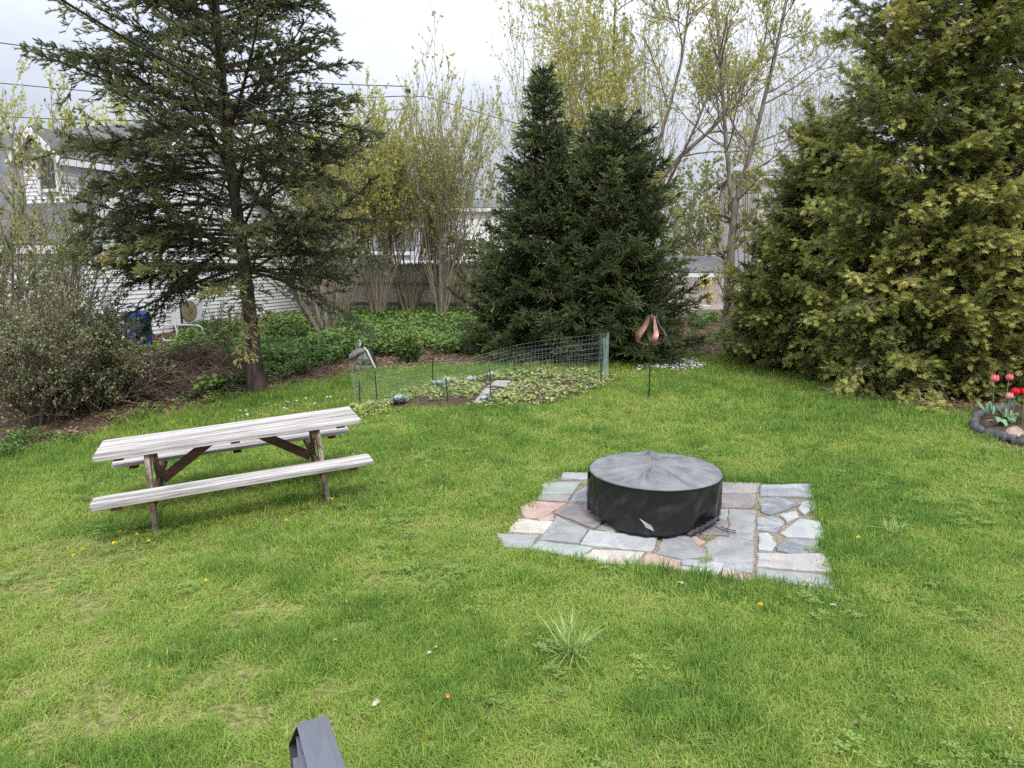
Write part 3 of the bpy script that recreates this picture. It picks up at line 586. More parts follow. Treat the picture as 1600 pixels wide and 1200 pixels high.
# ------------------------------------------------------------------ conifers
def interp_poly(P, idx, t):
    k = P.shape[1]; f = np.clip(t, 0, .9999) * (k - 1); i = f.astype(int); w = (f - i)[:, None]
    a = P[idx, i]; b = P[idx, i + 1]
    return a * (1 - w) + b * w, unit(b - a)
UP = np.array([0, 0, 1.])
def conifer(seed, H, c0, radf, nl, s0, curve, dl, latf, step, flen, fwid, style, dens_p=1.0, trunk_r=.16, lean=(0, 0), latang=55, tipt=.25, hi_only=None, droop=.25, tint0=.3, extra_limbs=None, lmin=.10, slv=.09, vsp=.16):
    rng = np.random.default_rng(seed); wood = MB(); dead = MB(); leaf = MB()
    zt = np.linspace(-.15, H, 14); lx, ly = lean
    tr = np.stack([lx * (zt / H) + .03 * np.sin(zt * 1.3 + seed), ly * (zt / H) + .03 * np.cos(zt * 1.1), zt], 1)
    tr_r = trunk_r * (1 - zt / H * .93); tr_r[0] *= 1.5; tr_r[1] *= 1.12
    wood.tubes(tr[None], tr_r[None], 12)
    u = rng.random(nl) ** dens_p; h = c0 + (H - c0) * .985 * np.sort(u)
    az = np.arange(nl) * 2.39996 + rng.normal(0, .35, nl)
    hf = (h - c0) / (H - c0); L = radf(hf) * rng.uniform(.72, 1.12, nl)
    if extra_limbs is not None:
        e = np.array(extra_limbs); h = np.r_[h, e[:, 0]]; az = np.r_[az, np.radians(e[:, 1])]; L = np.r_[L, e[:, 2]]; hf = (h - c0) / (H - c0); nl = len(h)
    K = 8; t = np.linspace(0, 1, K)
    bend = rng.normal(0, .18, nl)
    aa = az[:, None] + bend[:, None] * t[None] ** 1.5
    base = np.stack([np.interp(h, zt, tr[:, 0]), np.interp(h, zt, tr[:, 1]), h], 1)
    sl = np.array([s0(v) for v in hf]) + rng.normal(0, slv, nl); cu = np.array([curve(v) for v in hf]) + rng.normal(0, slv * .7, nl)
    dr = L[:, None] / (K - 1) * np.ones((nl, K)); dr[:, 0] = 0
    X = np.cumsum(dr * np.cos(aa), 1); Y = np.cumsum(dr * np.sin(aa), 1); Z = L[:, None] * (sl[:, None] * t + cu[:, None] * t ** 2)
    P = base[:, None] + np.stack([X, Y, Z], -1)
    lr = np.clip(.010 + .009 * L, .006, .05)
    wood.tubes(P, lr[:, None] * (1 - .85 * t)[None], 5)
    # laterals
    cnt = np.maximum(3, (L / dl).astype(int)) * 2
    idx = np.repeat(np.arange(nl), cnt); n2 = len(idx)
    tt = .10 + .90 * rng.random(n2) ** .8
    B, T = interp_poly(P, idx, tt); side = unit(np.cross(T, UP)) * rng.choice([-1, 1], n2)[:, None]
    a = np.radians(latang + rng.normal(0, 9, n2))[:, None]
    D = unit(T * np.cos(a) + side * np.sin(a) + UP * rng.normal(.02, vsp, n2)[:, None])
    l2 = (lmin + latf * L[idx] * (1 - tt) ** .8 * (.35 + .65 * np.minimum(1, tt * 3))) * rng.uniform(.55, 1.15, n2)
    t2 = np.linspace(0, 1, 4); Q = B[:, None] + D[:, None] * (l2[:, None, None] * t2[None, :, None]) - UP * (droop * l2[:, None] * t2[None] ** 2 * rng.uniform(.2, 1.2, n2)[:, None])[:, :, None]
    wood.tubes(Q, (.0045 + .003 * l2)[:, None] * (1 - .6 * t2)[None], 3)
    # fingers (twig tips) along laterals and along the outer limbs
    c3 = np.maximum(2, (l2 / step).astype(int)); i3 = np.repeat(np.arange(n2), c3); n3 = len(i3)
    s3 = rng.random(n3) ** .8; B3, T3 = interp_poly(Q, i3, s3)
    if style == 'open':           # inner parts of the limbs are nearly bare
        kp = rng.random(n3) < np.clip(.15 + 1.25 * tt[i3], 0, 1); i3, s3, B3, T3 = i3[kp], s3[kp], B3[kp], T3[kp]; n3 = len(i3)
    D3 = unit(T3 * .75 + rdir(rng, n3) * .6 + T[i3] * .25 + UP * .12)
    outer = np.clip(tt[i3] * .6 + s3 * .4, 0, 1)
    iL = np.repeat(np.arange(nl), np.maximum(4, (L / step * 1.2).astype(int))); tl = .25 + .75 * rng.random(len(iL)); BL, TL = interp_poly(P, iL, tl)
    DL = unit(TL * .8 + rdir(rng, len(iL)) * .6 + UP * .1)
    limbt = rng.normal(0, .13, nl)
    B3 = np.concatenate([B3, BL]); D3 = np.concatenate([D3, DL]); outer = np.r_[outer, tl]; li = np.r_[idx[i3], iL]; n3 = len(B3)
    fl = flen * rng.uniform(.6, 1.25, n3)
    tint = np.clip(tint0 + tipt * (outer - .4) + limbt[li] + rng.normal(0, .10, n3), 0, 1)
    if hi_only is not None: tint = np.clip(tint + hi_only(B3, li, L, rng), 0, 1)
    if style == 'cedar':
        Sd = unit(np.cross(D3, unit(UP + .7 * rdir(rng, n3)))); D3 = unit(D3 - UP * .12)
        leaf.kites(B3, D3, Sd, fl, fl * fwid * .55, tint, mid=.5)
        for q, (s_, sg) in enumerate([(.08, 1), (.18, -1), (.30, 1), (.42, -1), (.55, 1), (.66, -1)]):
            d = unit(D3 * .72 + Sd * sg * .7 + .18 * rdir(rng, n3)); nn = np.cross(D3, Sd)
            leaf.kites(B3 + D3 * (fl * s_)[:, None], d, unit(np.cross(d, nn)), fl * (.58 - .35 * s_), fl * fwid * .5, np.clip(tint + .08 * rng.normal(size=n3), 0, 1), mid=.55)
    else:
        m = 7
        A1 = unit(np.cross(D3, rdir(rng, n3))); A2 = np.cross(D3, A1)
        for q in range(m):
            an = q * 2 * PI / m + rng.uniform(-.5, .5, n3); rad = A1 * np.cos(an)[:, None] + A2 * np.sin(an)[:, None]
            s_ = (q * .61 % 1) * .75
            b = B3 + D3 * (fl * s_)[:, None]; tip = b + D3 * (fl * .42)[:, None] + rad * (fl * fwid)[:, None]
            w = np.cross(D3, rad) * (fl * fwid * .38)[:, None]
            leaf.tris(b - w, b + w, tip, np.clip(tint + .05 * rng.normal(size=n3), 0, 1))
        w = A1 * (fl * fwid * .32)[:, None]
        leaf.kites(B3, D3, A1, fl, fl * fwid * .34, tint, mid=.6)
    return wood, leaf
def plant_tree(name, label, cat, loc, wl, mats, group=None, rz=0, parts=('trunk', 'crown'), smw=True):
    t = thing(name, label, cat, loc, rz, group)
    wl[0].build(parts[0], mats[0], t, sm=smw)
    if wl[1].n: wl[1].build(parts[1], mats[1], t)
    return t

b = G(403, 612)
def old_rad(h): return 2.62 * (1 - h) ** .42 * (1 - .12 * np.cos(h * 14)) + .15
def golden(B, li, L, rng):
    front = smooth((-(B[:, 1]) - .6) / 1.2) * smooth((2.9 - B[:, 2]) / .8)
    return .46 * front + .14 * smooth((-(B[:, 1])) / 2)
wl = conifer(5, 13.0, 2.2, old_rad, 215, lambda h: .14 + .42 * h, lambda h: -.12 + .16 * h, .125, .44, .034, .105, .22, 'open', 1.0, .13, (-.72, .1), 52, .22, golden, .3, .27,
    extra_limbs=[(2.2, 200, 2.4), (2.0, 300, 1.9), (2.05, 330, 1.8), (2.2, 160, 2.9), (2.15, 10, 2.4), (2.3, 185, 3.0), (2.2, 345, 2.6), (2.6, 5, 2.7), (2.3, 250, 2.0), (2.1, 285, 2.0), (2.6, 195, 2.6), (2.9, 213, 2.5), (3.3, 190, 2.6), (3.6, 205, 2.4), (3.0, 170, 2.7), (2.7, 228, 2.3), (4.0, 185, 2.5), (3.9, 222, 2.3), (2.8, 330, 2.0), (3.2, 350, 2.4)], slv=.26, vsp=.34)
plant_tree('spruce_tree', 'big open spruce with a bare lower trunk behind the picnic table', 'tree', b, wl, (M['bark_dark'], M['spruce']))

def cone(Rm, p=.75): return lambda h: Rm * (1 - h) ** p * (1 + .08 * np.sin(h * 23)) + .10
for (px, py, H, Rm, seed, lab, pw) in [
    (848, 552, 6.5, 2.0, 21, 'dark dense spruce with a tall pointed top, behind the wire garden fence', .98),
    (950, 556, 5.5, 2.0, 33, 'shorter dark dense spruce with a bushy top behind the copper spinner', .58)]:
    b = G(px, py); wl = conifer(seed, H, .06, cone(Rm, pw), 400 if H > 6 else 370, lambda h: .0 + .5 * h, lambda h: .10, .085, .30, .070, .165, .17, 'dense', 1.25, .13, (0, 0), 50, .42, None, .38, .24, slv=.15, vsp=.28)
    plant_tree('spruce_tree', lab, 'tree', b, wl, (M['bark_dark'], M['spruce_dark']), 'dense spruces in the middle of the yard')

# the evergreen screen on the right
def cedar_rad(Rm, p): return lambda h: Rm * np.clip(1 - h, 0, 1) ** p * (.82 + .18 * np.minimum(1, h * 6)) * (1 + .07 * np.sin(h * 31)) + .12
for (px, py, dy, H, Rm, nl, seed, lab, mat, tt0, kw) in [
    (1448, 622, .6, 12.5, 2.05, 430, 41, 'tall yellow-green cedar that overhangs the lawn left of the tulips', 'cedar', .44, dict()),
    (1640, 628, .9, 12, 1.95, 330, 43, 'tall cedar rising behind the tulip bed', 'cedar', .40, dict()),
    (1288, 582, .6, 4.9, 1.9, 320, 47, 'shorter green cedar on the hedge end nearest the thin two-stemmed tree', 'cedar', .36, dict()),
    ]:
    b = G(px, py); b[1] += dy; b[2] = terr(b[0], b[1])
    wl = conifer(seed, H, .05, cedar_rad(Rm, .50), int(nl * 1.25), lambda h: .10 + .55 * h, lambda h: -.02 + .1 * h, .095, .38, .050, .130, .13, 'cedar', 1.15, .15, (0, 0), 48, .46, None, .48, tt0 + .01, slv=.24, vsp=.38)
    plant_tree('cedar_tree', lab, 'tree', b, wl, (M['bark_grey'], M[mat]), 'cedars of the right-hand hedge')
b = G(1215, 562)
wl = conifer(51, 3.2, .1, cone(1.15, .6), 150, lambda h: .05 + .4 * h, lambda h: .08, .085, .32, .065, .135, .20, 'dense', 1.2, .09, (0, 0), 50, .3, None, .15, .30)
plant_tree('spruce_tree', 'small dark spruce tucked against the left end of the cedars', 'tree', b, wl, (M['bark_dark'], M['spruce_dark']))

# ------------------------------------------------------------------ bare and budding trees
def grow(rng, P0, D0, L, R0, K, wob, trop, taper=.35):
    n = len(P0); P = np.zeros((n, K, 3)); P[:, 0] = P0; D = D0.copy(); st = (np.asarray(L) / (K - 1))[:, None]
    for k in range(1, K):
        D = unit(D + rng.normal(0, wob, (n, 3)) + UP * trop); P[:, k] = P[:, k - 1] + D * st
    return P, np.asarray(R0)[:, None] * (1 - (1 - taper) * np.linspace(0, 1, K))[None]
def kids(rng, P, Rr, L, m, t0, t1, ang, lf, rf, K, wob, trop, taper=.35, lvar=.35, flat=None):
    n = len(P); idx = np.repeat(np.arange(n), m); N_ = len(idx); t = rng.uniform(t0, t1, N_)
    B, T = interp_poly(P, idx, t); k = P.shape[1]; rad = Rr[idx, np.minimum((t * (k - 1)).astype(int), k - 1)]
    side = unit(np.cross(T, rdir(rng, N_))); a = np.radians(ang + rng.normal(0, 9, N_))[:, None]
    D = unit(T * np.cos(a) + side * np.sin(a))
    L2 = np.asarray(L)[idx] * lf * (1.15 - .6 * (t - t0) / (t1 - t0 + 1e-9)) * rng.uniform(1 - lvar, 1 + lvar, N_)
    P2, R2 = grow(rng, B, D, L2, np.minimum(rad * .75, rad * rf + .001), K, wob, trop, taper)
    return P2, R2, L2
def leaves_on(rng, leaf, P, per, size, tmin=.25, asp=.42, tint=(.2, .9), upd=.3, cl=0.02):
    n = len(P)
    if per < 1: P = P[rng.random(n) < per]; per = 1; n = len(P)
    idx = np.repeat(np.arange(n), int(per)); N_ = len(idx); B, T = interp_poly(P, idx, rng.uniform(tmin, 1, N_))
    D = unit(T * .5 + rdir(rng, N_) * .9 + UP * upd); Sd = unit(np.cross(D, rdir(rng, N_))); l = size * rng.uniform(.55, 1.3, N_)
    leaf.kites(B + rdir(rng, N_) * cl, D, Sd, l, l * asp, rng.uniform(*tint, N_))
def broad(seed, stems, spec, leaf_spec, rmin=.004):
    """stems: list of (offset, direction, length, radius); spec: list of branch levels"""
    rng = np.random.default_rng(seed); w = MB(); lf = MB()
    P0 = np.array([s[0] for s in stems], float); D0 = unit(np.array([s[1] for s in stems], float)); L = np.array([s[2] for s in stems], float); R0 = np.array([s[3] for s in stems], float)
    P, Rr = grow(rng, P0, D0, L, R0, 12, spec[0]['wob'], spec[0]['trop'], spec[0].get('taper', .3))
    w.tubes(P, np.maximum(Rr, rmin), 8)
    lv = [(P, Rr, L)]
    for s in spec[1:]:
        src = lv[s.get('src', -1)]
        P, Rr, L = kids(rng, src[0], src[1], src[2], s['m'], s.get('t0', .25), s.get('t1', 1.), s['ang'], s['lf'], s.get('rf', .55), s.get('K', 6), s['wob'], s['trop'], s.get('taper', .35), s.get('lvar', .35))
        w.tubes(P, np.maximum(Rr, rmin), s.get('sides', 4)); lv.append((P, Rr, L))
    for q in leaf_spec: leaves_on(rng, lf, lv[q['lv']][0], q['per'], q['size'], q.get('tmin', .25), q.get('asp', .42), q.get('tint', (.15, .9)), q.get('upd', .3))
    return w, lf

# slim two-leader tree on the right
b = G(1133, 522)
st = [((0, 0, -.1), (.02, 0, 1), 3.9, .165), ((.03, 0, 3.4), (-.14, .05, 1), 6.2, .065), ((.05, 0, 3.45), (.20, -.04, 1), 6.4, .07)]
sp_ = [dict(wob=.03, trop=.03, taper=.55), dict(m=15, t0=.12, ang=52, lf=.34, rf=.42, K=8, wob=.10, trop=.07), dict(m=7, t0=.15, ang=42, lf=.42, rf=.5, K=5, wob=.13, trop=.06), dict(m=4, t0=.2, ang=40, lf=.5, rf=.55, K=4, wob=.15, trop=.05, sides=3)]
wl = broad(61, st, sp_, [dict(lv=3, per=5, size=.065, tint=(.1, .8)), dict(lv=2, per=3, size=.06)], .005)
plant_tree('young_tree', 'slim grey tree forking into two stems, thinly budded, left of the cedars', 'tree', b, wl, (M['bark_grey'], M['bud']), parts=('trunk', 'young_leaves'))
# large old tree further back, dark crooked limbs
b = At(1005, 470, 29); b[2] = terr(b[0], b[1])
st = [((0, 0, -.1), (.05, 0, 1), 5.2, .18), ((0, 0, 4.2), (-.55, .1, .8), 6.5, .075), ((.05, 0, 4.6), (.6, 0, .75), 7, .10), ((.1, 0, 4.9), (.1, .2, 1), 8.5, .08), ((0, 0, 3.6), (.35, -.3, .9), 7.5, .07), ((-.05, 0, 4.8), (-.25, -.2, 1), 8, .07)]
sp_ = [dict(wob=.09, trop=.05, taper=.35), dict(m=9, t0=.3, ang=48, lf=.42, rf=.55, K=8, wob=.17, trop=.06), dict(m=8, t0=.15, ang=42, lf=.42, rf=.5, K=6, wob=.16, trop=.05), dict(m=7, t0=.15, ang=40, lf=.5, rf=.5, K=4, wob=.16, trop=.05, sides=3)]
wl = broad(67, st, sp_, [dict(lv=3, per=8, size=.075, tint=(.1, .9)), dict(lv=2, per=4, size=.07)], .006)
plant_tree('maple_tree', 'large old tree with crooked limbs and olive buds behind the spruces', 'tree', b, wl, (M['bark_grey'], M['bud']), parts=('trunk', 'young_leaves'))
# bright yellow-green tree right behind the pair of spruces
def upright(seed, base, n, spread, Hm, r, lab, name, mats, leafsize=.075, per=4, tint=(.15, .95), kidsm=(9, 6), tw=.0, lean=(0, 0), angm=26, wob=.05, kt0=.25, group=None, m2=3, cat='tree', parts=('stems', 'young_leaves')):
    rng = np.random.default_rng(seed); stems = []
    for i in range(n):
        a = rng.uniform(0, 2 * PI); q = spread * rng.random() ** .7
        stems.append(((.25 * spread * math.cos(a) * rng.random() , .25 * spread * math.sin(a) * rng.random(), -.08), (q * math.cos(a) + lean[0], q * math.sin(a) * .8 + lean[1], 1), Hm * rng.uniform(.62, 1.02), r * rng.uniform(.6, 1.1)))
    spec = [dict(wob=wob, trop=.03, taper=.15), dict(m=kidsm[0], t0=kt0, ang=angm, lf=.33, rf=.45, K=6, wob=.06 + wob, trop=.12), dict(m=kidsm[1], t0=.1, ang=32, lf=.42, rf=.5, K=4, wob=.1, trop=.1, sides=3)]
    wl = broad(seed, stems, spec, [dict(lv=2, per=per, size=leafsize, tint=tint, tmin=.05), dict(lv=1, per=per, size=leafsize, tint=tint, tmin=.3)], .005)
    return plant_tree(name, lab, cat, base, wl, mats, group, parts=parts)
def base_at(px, py, Y):
    q = At(px, py, Y); q[2] = terr(q[0], q[1]); return q
upright(71, base_at(935, 480, 27), 11, .22, 12.5, .042, 'bright yellow-green tree rising right behind the two dark spruces', 'willow_tree', (M['bark_tan'], M['bud']), .11, 8, (.45, 1.), (13, 7), parts=('trunk', 'young_leaves'))
upright(72, base_at(840, 480, 34), 8, .16, 13, .036, 'tall thin tree with pale buds behind the pointed spruce', 'young_tree', (M['bark_tan'], M['bud']), .10, 5, (.3, .9), (11, 6), parts=('trunk', 'young_leaves'))
upright(73, base_at(1010, 480, 31), 8, .25, 13.2, .04, 'tall leafing tree between the spruces and the old crooked tree', 'young_tree', (M['bark_tan'], M['bud']), .09, 4, (.3, 1.), (13, 6), parts=('trunk', 'young_leaves'))
upright(74, base_at(1250, 480, 33), 8, .30, 13, .036, 'fine-twigged tree with tan buds showing over the left end of the cedars', 'young_tree', (M['bark_grey'], M['bud']), .08, 3, (.1, .7), (13, 8), parts=('trunk', 'young_leaves'))
upright(75, base_at(1165, 480, 36), 7, .30, 14.0, .036, 'tall fine-twigged tree behind the forked slim tree', 'young_tree', (M['bark_grey'], M['bud']), .085, 3, (.2, .9), (12, 7), parts=('trunk', 'young_leaves'))
# shrubs with long straight shoots in front of the board fence
sg = 'tall thin shrubs in front of the board fence'
upright(81, base_at(690, 497, 23.5), 36, .36, 7.6, .032, 'tall shrub of straight grey shoots in front of the fence, left of the spruces', 'tall_shrub', (M['bark_tan'], M['bud']), .08, 5, (.2, .95), (7, 4), angm=18, kt0=.38, group=sg, cat='shrub')
upright(82, base_at(590, 497, 24), 34, .38, 6.6, .028, 'tall shrub of thin shoots with yellow leaves by the fence, under the utility pole', 'tall_shrub', (M['bark_tan'], M['bud']), .09, 8, (.3, .95), (8, 5), angm=20, kt0=.42, group=sg, cat='shrub')
upright(83, base_at(535, 500, 23), 34, .42, 6.2, .028, 'twiggy shrub between the spruce branches and the board fence', 'tall_shrub', (M['bark_tan'], M['bud']), .085, 8, (.2, .9), (8, 5), angm=20, kt0=.42, group=sg, cat='shrub')
upright(84, base_at(735, 492, 24.5), 14, .6, 4.8, .035, 'spreading shrub with arching stems close to the pointed spruce', 'tall_shrub', (M['bark_tan'], M['bud_green']), .075, 6, (.3, .9), (8, 5), angm=38, group=sg, cat='shrub')
upright(85, base_at(640, 497, 25), 30, .40, 6.6, .028, 'tall shrub of thin leafy shoots by the fence between its two taller neighbours', 'tall_shrub', (M['bark_tan'], M['bud']), .085, 7, (.2, .9), (8, 4), angm=20, kt0=.42, group=sg, cat='shrub')
# leaning clump of trunks beside the white house
b = G(508, 530)
st = [((.0, 0, -.1), (-.62, .1, 1), 3.2, .085), ((.08, .05, -.1), (-.42, -.05, 1), 3.8, .075), ((-.06, .1, -.1), (-.75, .15, 1), 2.8, .06), ((.15, 0, -.1), (-.15, .1, 1), 4.2, .07), ((.2, .1, -.1), (.02, 0, 1), 4.0, .055), ((.26, -.05, -.1), (.14, .1, 1), 3.6, .05), ((.1, .15, -.1), (-.3, .2, 1), 4., .06)]
wl = broad(87, st, [dict(wob=.05, trop=.05, taper=.35), dict(m=8, t0=.35, ang=36, lf=.36, rf=.45, K=6, wob=.1, trop=.07), dict(m=5, t0=.1, ang=38, lf=.45, rf=.5, K=4, wob=.12, trop=.06, sides=3)], [dict(lv=2, per=3, size=.06)], .005)
plant_tree('leaning_shrub', 'clump of slanting grey trunks right of the big spruce trunk', 'shrub', b, wl, (M['bark_grey'], M['bud']), parts=('stems', 'young_leaves'))
# left side: young tree and scrub
upright(91, base_at(95, 520, 12.6), 9, .34, 4.9, .03, 'young tree with thin yellow-green leaves in front of the dormer', 'young_tree', (M['bark_tan'], M['bud_green']), .07, 4, (.4, 1.), (9, 5), angm=32, parts=('trunk', 'young_leaves'), lean=(.0, 0))
upright(92, base_at(10, 520, 14.5), 9, .34, 5.4, .035, 'young leafing tree at the far left edge beside the house roof', 'young_tree', (M['bark_tan'], M['bud']), .075, 6, (.3, 1.), (9, 5), angm=32, parts=('trunk', 'young_leaves'))
upright(93, base_at(50, 400, 34), 14, .5, 9.4, .07, 'yellow budding tree rising behind the white house dormer', 'young_tree', (M['bark_tan'], M['bud']), .12, 9, (.4, 1.), (12, 7), angm=32, parts=('trunk', 'young_leaves'))
upright(94, base_at(190, 400, 36), 14, .5, 9.2, .07, 'yellow budding tree behind the house roof, left of the big spruce', 'young_tree', (M['bark_tan'], M['bud']), .12, 9, (.4, 1.), (12, 7), angm=32, parts=('trunk', 'young_leaves'))
def bush(seed, px, py, n, spread, Hm, r, lab, mats, leafsize, per, tint, kidsm=(8, 5), angm=40, cat='bush', name='bush', lean=(0, 0), dy=0):
    q = G(px, py); q[1] += dy; q[2] = terr(q[0], q[1])
    return upright(seed, q, n, spread, Hm, r, lab, name, mats, leafsize, per, tint, kidsm, angm=angm, cat=cat, lean=lean, wob=.12, kt0=.08)
bush(95, 30, 676, 64, .9, 2.5, .013, 'large twiggy grey-green bush at the left edge of the lawn', (M['twig_brown'], M['greyleaf']), .040, 5, (.2, 1.), (10, 5), dy=.5)
bush(96, 120, 655, 54, .95, 1.75, .012, 'twiggy olive bush between the edge bush and the brush pile', (M['twig_brown'], M['greyleaf']), .040, 5, (.3, 1.), (10, 5), dy=.6)
bush(97, -60, 640, 30, .6, 3.6, .02, 'tall shaggy bush half out of view at the left edge', (M['twig_brown'], M['greyleaf']), .052, 8, (.1, .8), (10, 6), dy=1.)
bush(98, 150, 612, 22, .7, 1.5, .014, 'low grey-leaved bush in front of the blue barrel', (M['twig'], M['greyleaf']), .046, 7, (.3, 1.), (8, 5), dy=.3)
bush(99, 640, 566, 26, .5, .62, .007, 'small leafy green bush on the bare earth behind the wire fence', (M['twig'], M['shrub_green']), .06, 4, (.3, 1.), (6, 3))
bush(100, 352, 560, 9, .5, 1.7, .012, 'thin bare shrub in front of the white siding beside the spruce trunk', (M['twig_brown'], M['greyleaf']), .03, 0.4, (.2, .8), (5, 3))
bush(101, 765, 500, 16, .6, 1.5, .02, 'green bush at the foot of the fence beside the pointed spruce', (M['twig'], M['shrub_green']), .06, 4, (.4, 1.), (6, 4))
bush(102, 1190, 512, 20, .7, 1.5, .02, 'leafy bush under the left end of the cedar hedge', (M['twig'], M['shrub_green']), .06, 4, (.2, .9), (6, 4), dy=1.5)

# brush pile
b = G(265, 622); b[1] += .6; rb = np.random.default_rng(110); mb = MB(); n = 1500
a = rb.uniform(0, 2 * PI, n); q = np.sqrt(rb.random(n)); hx = 1.35 * q * np.cos(a); hy = .75 * q * np.sin(a); top = .78 * (1 - q ** 2.2) * (1 + .25 * np.sin(hx * 2.5))
hz = top * rb.random(n) ** .6
D = unit(np.stack([rb.normal(0, 1, n), rb.normal(0, .55, n), rb.normal(-.05, .32, n)], 1))
ln_ = rb.uniform(.25, 1.15, n); P, Rr = grow(rb, np.stack([hx, hy, hz], 1) - D * (ln_ / 2)[:, None], D, ln_, rb.uniform(.003, .009, n), 5, .16, -.03)
P[:, :, 2] = np.maximum(P[:, :, 2], -.05); mb.tubes(P, Rr, 3)
P2, R2, L2 = kids(rb, P, Rr, ln_, 2, .2, 1, 40, .4, .6, 4, .2, -.03); P2[:, :, 2] = np.maximum(P2[:, :, 2], -.05); mb.tubes(P2, R2, 3)
bp_ = tag(mb.build('brush_pile', M['twig_brown'], loc=(b[0], b[1], terr(b[0], b[1]))), 'low heap of tangled brown brushwood left of the big spruce', 'brush pile')
q0 = At(195, 572, b[1] - .5); q1 = At(285, 540, b[1] + .1)
tag(MB().tubes(np.linspace(q0, q1, 8)[None] + .02 * np.random.default_rng(2).normal(size=(1, 8, 3)), np.linspace(.017, .008, 8)[None], 6).build('branch', M['bark_tan']), 'long pale branch lying on top of the brush pile', 'branch')

# ------------------------------------------------------------------ ground cover, leaf litter, garden greens
rng = np.random.default_rng(120)
def leafclump(rng, n, rad, h, size, asp=.5, flat=.6):
    mb = MB(); a = rng.uniform(0, 2 * PI, n); r = rad * np.sqrt(rng.random(n)); B = np.stack([r * np.cos(a), r * np.sin(a), h * rng.random(n) ** .7], 1)
    D = unit(np.stack([rng.normal(size=n), rng.normal(size=n), rng.normal(.15, .35, n)], 1)); nn = unit(UP * flat + rdir(rng, n) * (1 - flat)); Sd = unit(np.cross(D, nn)); l = size * rng.uniform(.6, 1.3, n)
    mb.kites(B, D, Sd, l, l * asp, rng.uniform(-.12, .12, n)); return mb
ip_ = [proto(leafclump(rng, 46, .17, .24, .062), 'ground_cover_clump', M['ivy']) for _ in range(5)]
def region_pts(rng, poly, den, extra=None):
    P = np.array([p[:2] for p in poly]); x0, y0 = P.min(0); x1, y1 = P.max(0); n = int((x1 - x0) * (y1 - y0) * den)
    x = rng.uniform(x0, x1, n); y = rng.uniform(y0, y1, n); k = inpoly(x, y, P)
    if extra is not None: k &= extra(x, y)
    return x[k], y[k]
COVER = gpoly([(255, 590), (300, 605), (330, 622), (372, 612), (420, 600), (470, 585), (525, 570), (560, 558), (640, 556), (720, 553), (800, 548), (800, 500), (700, 494), (600, 494), (500, 500), (420, 505), (330, 515), (280, 535)])
x, y = region_pts(rng, COVER, 30, lambda x, y: fbm(x * .9, y * .9, 77) > .25)
x2, y2 = region_pts(rng, gpoly([(-40, 732), (0, 722), (60, 706), (130, 692), (60, 684), (-40, 700)]), 36)
x3, y3 = region_pts(rng, gpoly([(180, 668), (260, 652), (330, 640), (380, 622), (330, 618), (230, 640), (170, 655)]), 30, lambda x, y: fbm(x * 1.6, y * 1.6, 78) > .42)
x5, y5 = region_pts(rng, gpoly([(170, 612), (180, 565), (230, 545), (300, 540), (340, 560), (310, 605), (240, 600)]), 22, lambda x, y: fbm(x * 1.2, y * 1.2, 83) > .38)
x3 = np.r_[x3, x5]; y3 = np.r_[y3, y5]
x4, y4 = region_pts(rng, gpoly([(1080, 540), (1190, 540), (1260, 555), (1260, 500), (1080, 500)]), 16, lambda x, y: fbm(x * .9, y * .9, 79) > .40)
sm_ = np.r_[np.ones(len(x)), np.full(len(x2), .55), np.full(len(x3), .5), np.full(len(x4), .8)]
x = np.r_[x, x2, x3, x4]; y = np.r_[y, y2, y3, y4]; n = len(x)
hgt = (.7 + .9 * fbm(x * .7, y * .7, 80)) * sm_ * rng.uniform(.8, 1.2, n)
scatter('ground_cover', np.stack([x, y, terr(x, y) + .02], 1), np.stack([rng.normal(0, .15, n), rng.normal(0, .15, n), rng.uniform(0, 6.3, n)], 1), np.stack([hgt, hgt, hgt], 1), np.clip(.12 + .5 * fbm(x * .5, y * .5, 81), 0, .7), ip_, 'dense dark green leafy ground cover on the bank below the fence')
lp = [proto(leafclump(rng, 12, .14, .02, .055, .45, .75), 'dead_leaf_clump', M['litter']) for _ in range(4)]
LIT = [np.array(q) for q in gpoly([(0, 745), (130, 700), (210, 668), (330, 645), (420, 622), (520, 600), (570, 592), (640, 586), (760, 582), (960, 580), (1050, 571), (1180, 562), (1240, 580), (1330, 620), (1390, 642), (1500, 652), (1600, 650)])] + [np.array([12., 22.]), np.array([-12., 22.])]
x, y = region_pts(rng, LIT, 26, lambda x, y: ~inpoly(x, y, LAWN) | (polydist(x, y, LAWN) < .25))
n = len(x); s_ = rng.uniform(.6, 1.3, n)
scatter('leaf_litter', np.stack([x, y, terr(x, y) + .004], 1), np.stack([np.zeros(n), np.zeros(n), rng.uniform(0, 6.3, n)], 1), np.stack([s_] * 3, 1), .1 + .4 * fbm(x, y, 82), lp, 'brown fallen leaves on the bare earth round the lawn')
gpz = [proto(leafclump(rng, 20, .09, .075, .045, .55, .6), 'garden_clump', M['garden']) for _ in range(5)]
x, y = region_pts(rng, BED, 60, lambda x, y: (fbm(x * 2.1, y * 2.1, 91) > .36) & ~inpoly(x, y, STEPS))
x2, y2 = region_pts(rng, gpoly([(545, 652), (556, 634), (585, 640), (606, 650), (580, 658)]), 60); x = np.r_[x, x2]; y = np.r_[y, y2]
n = len(x); s_ = rng.uniform(.6, 1.35, n)
scatter('garden_greens', np.stack([x, y, terr(x, y) + .05], 1), np.stack([np.zeros(n), np.zeros(n), rng.uniform(0, 6.3, n)], 1), np.stack([s_] * 3, 1), np.clip(.05 + .6 * fbm(x * 2.2, y * 2.2, 92), 0, .7), gpz, 'pale green strawberry plants and weeds filling the fenced bed')
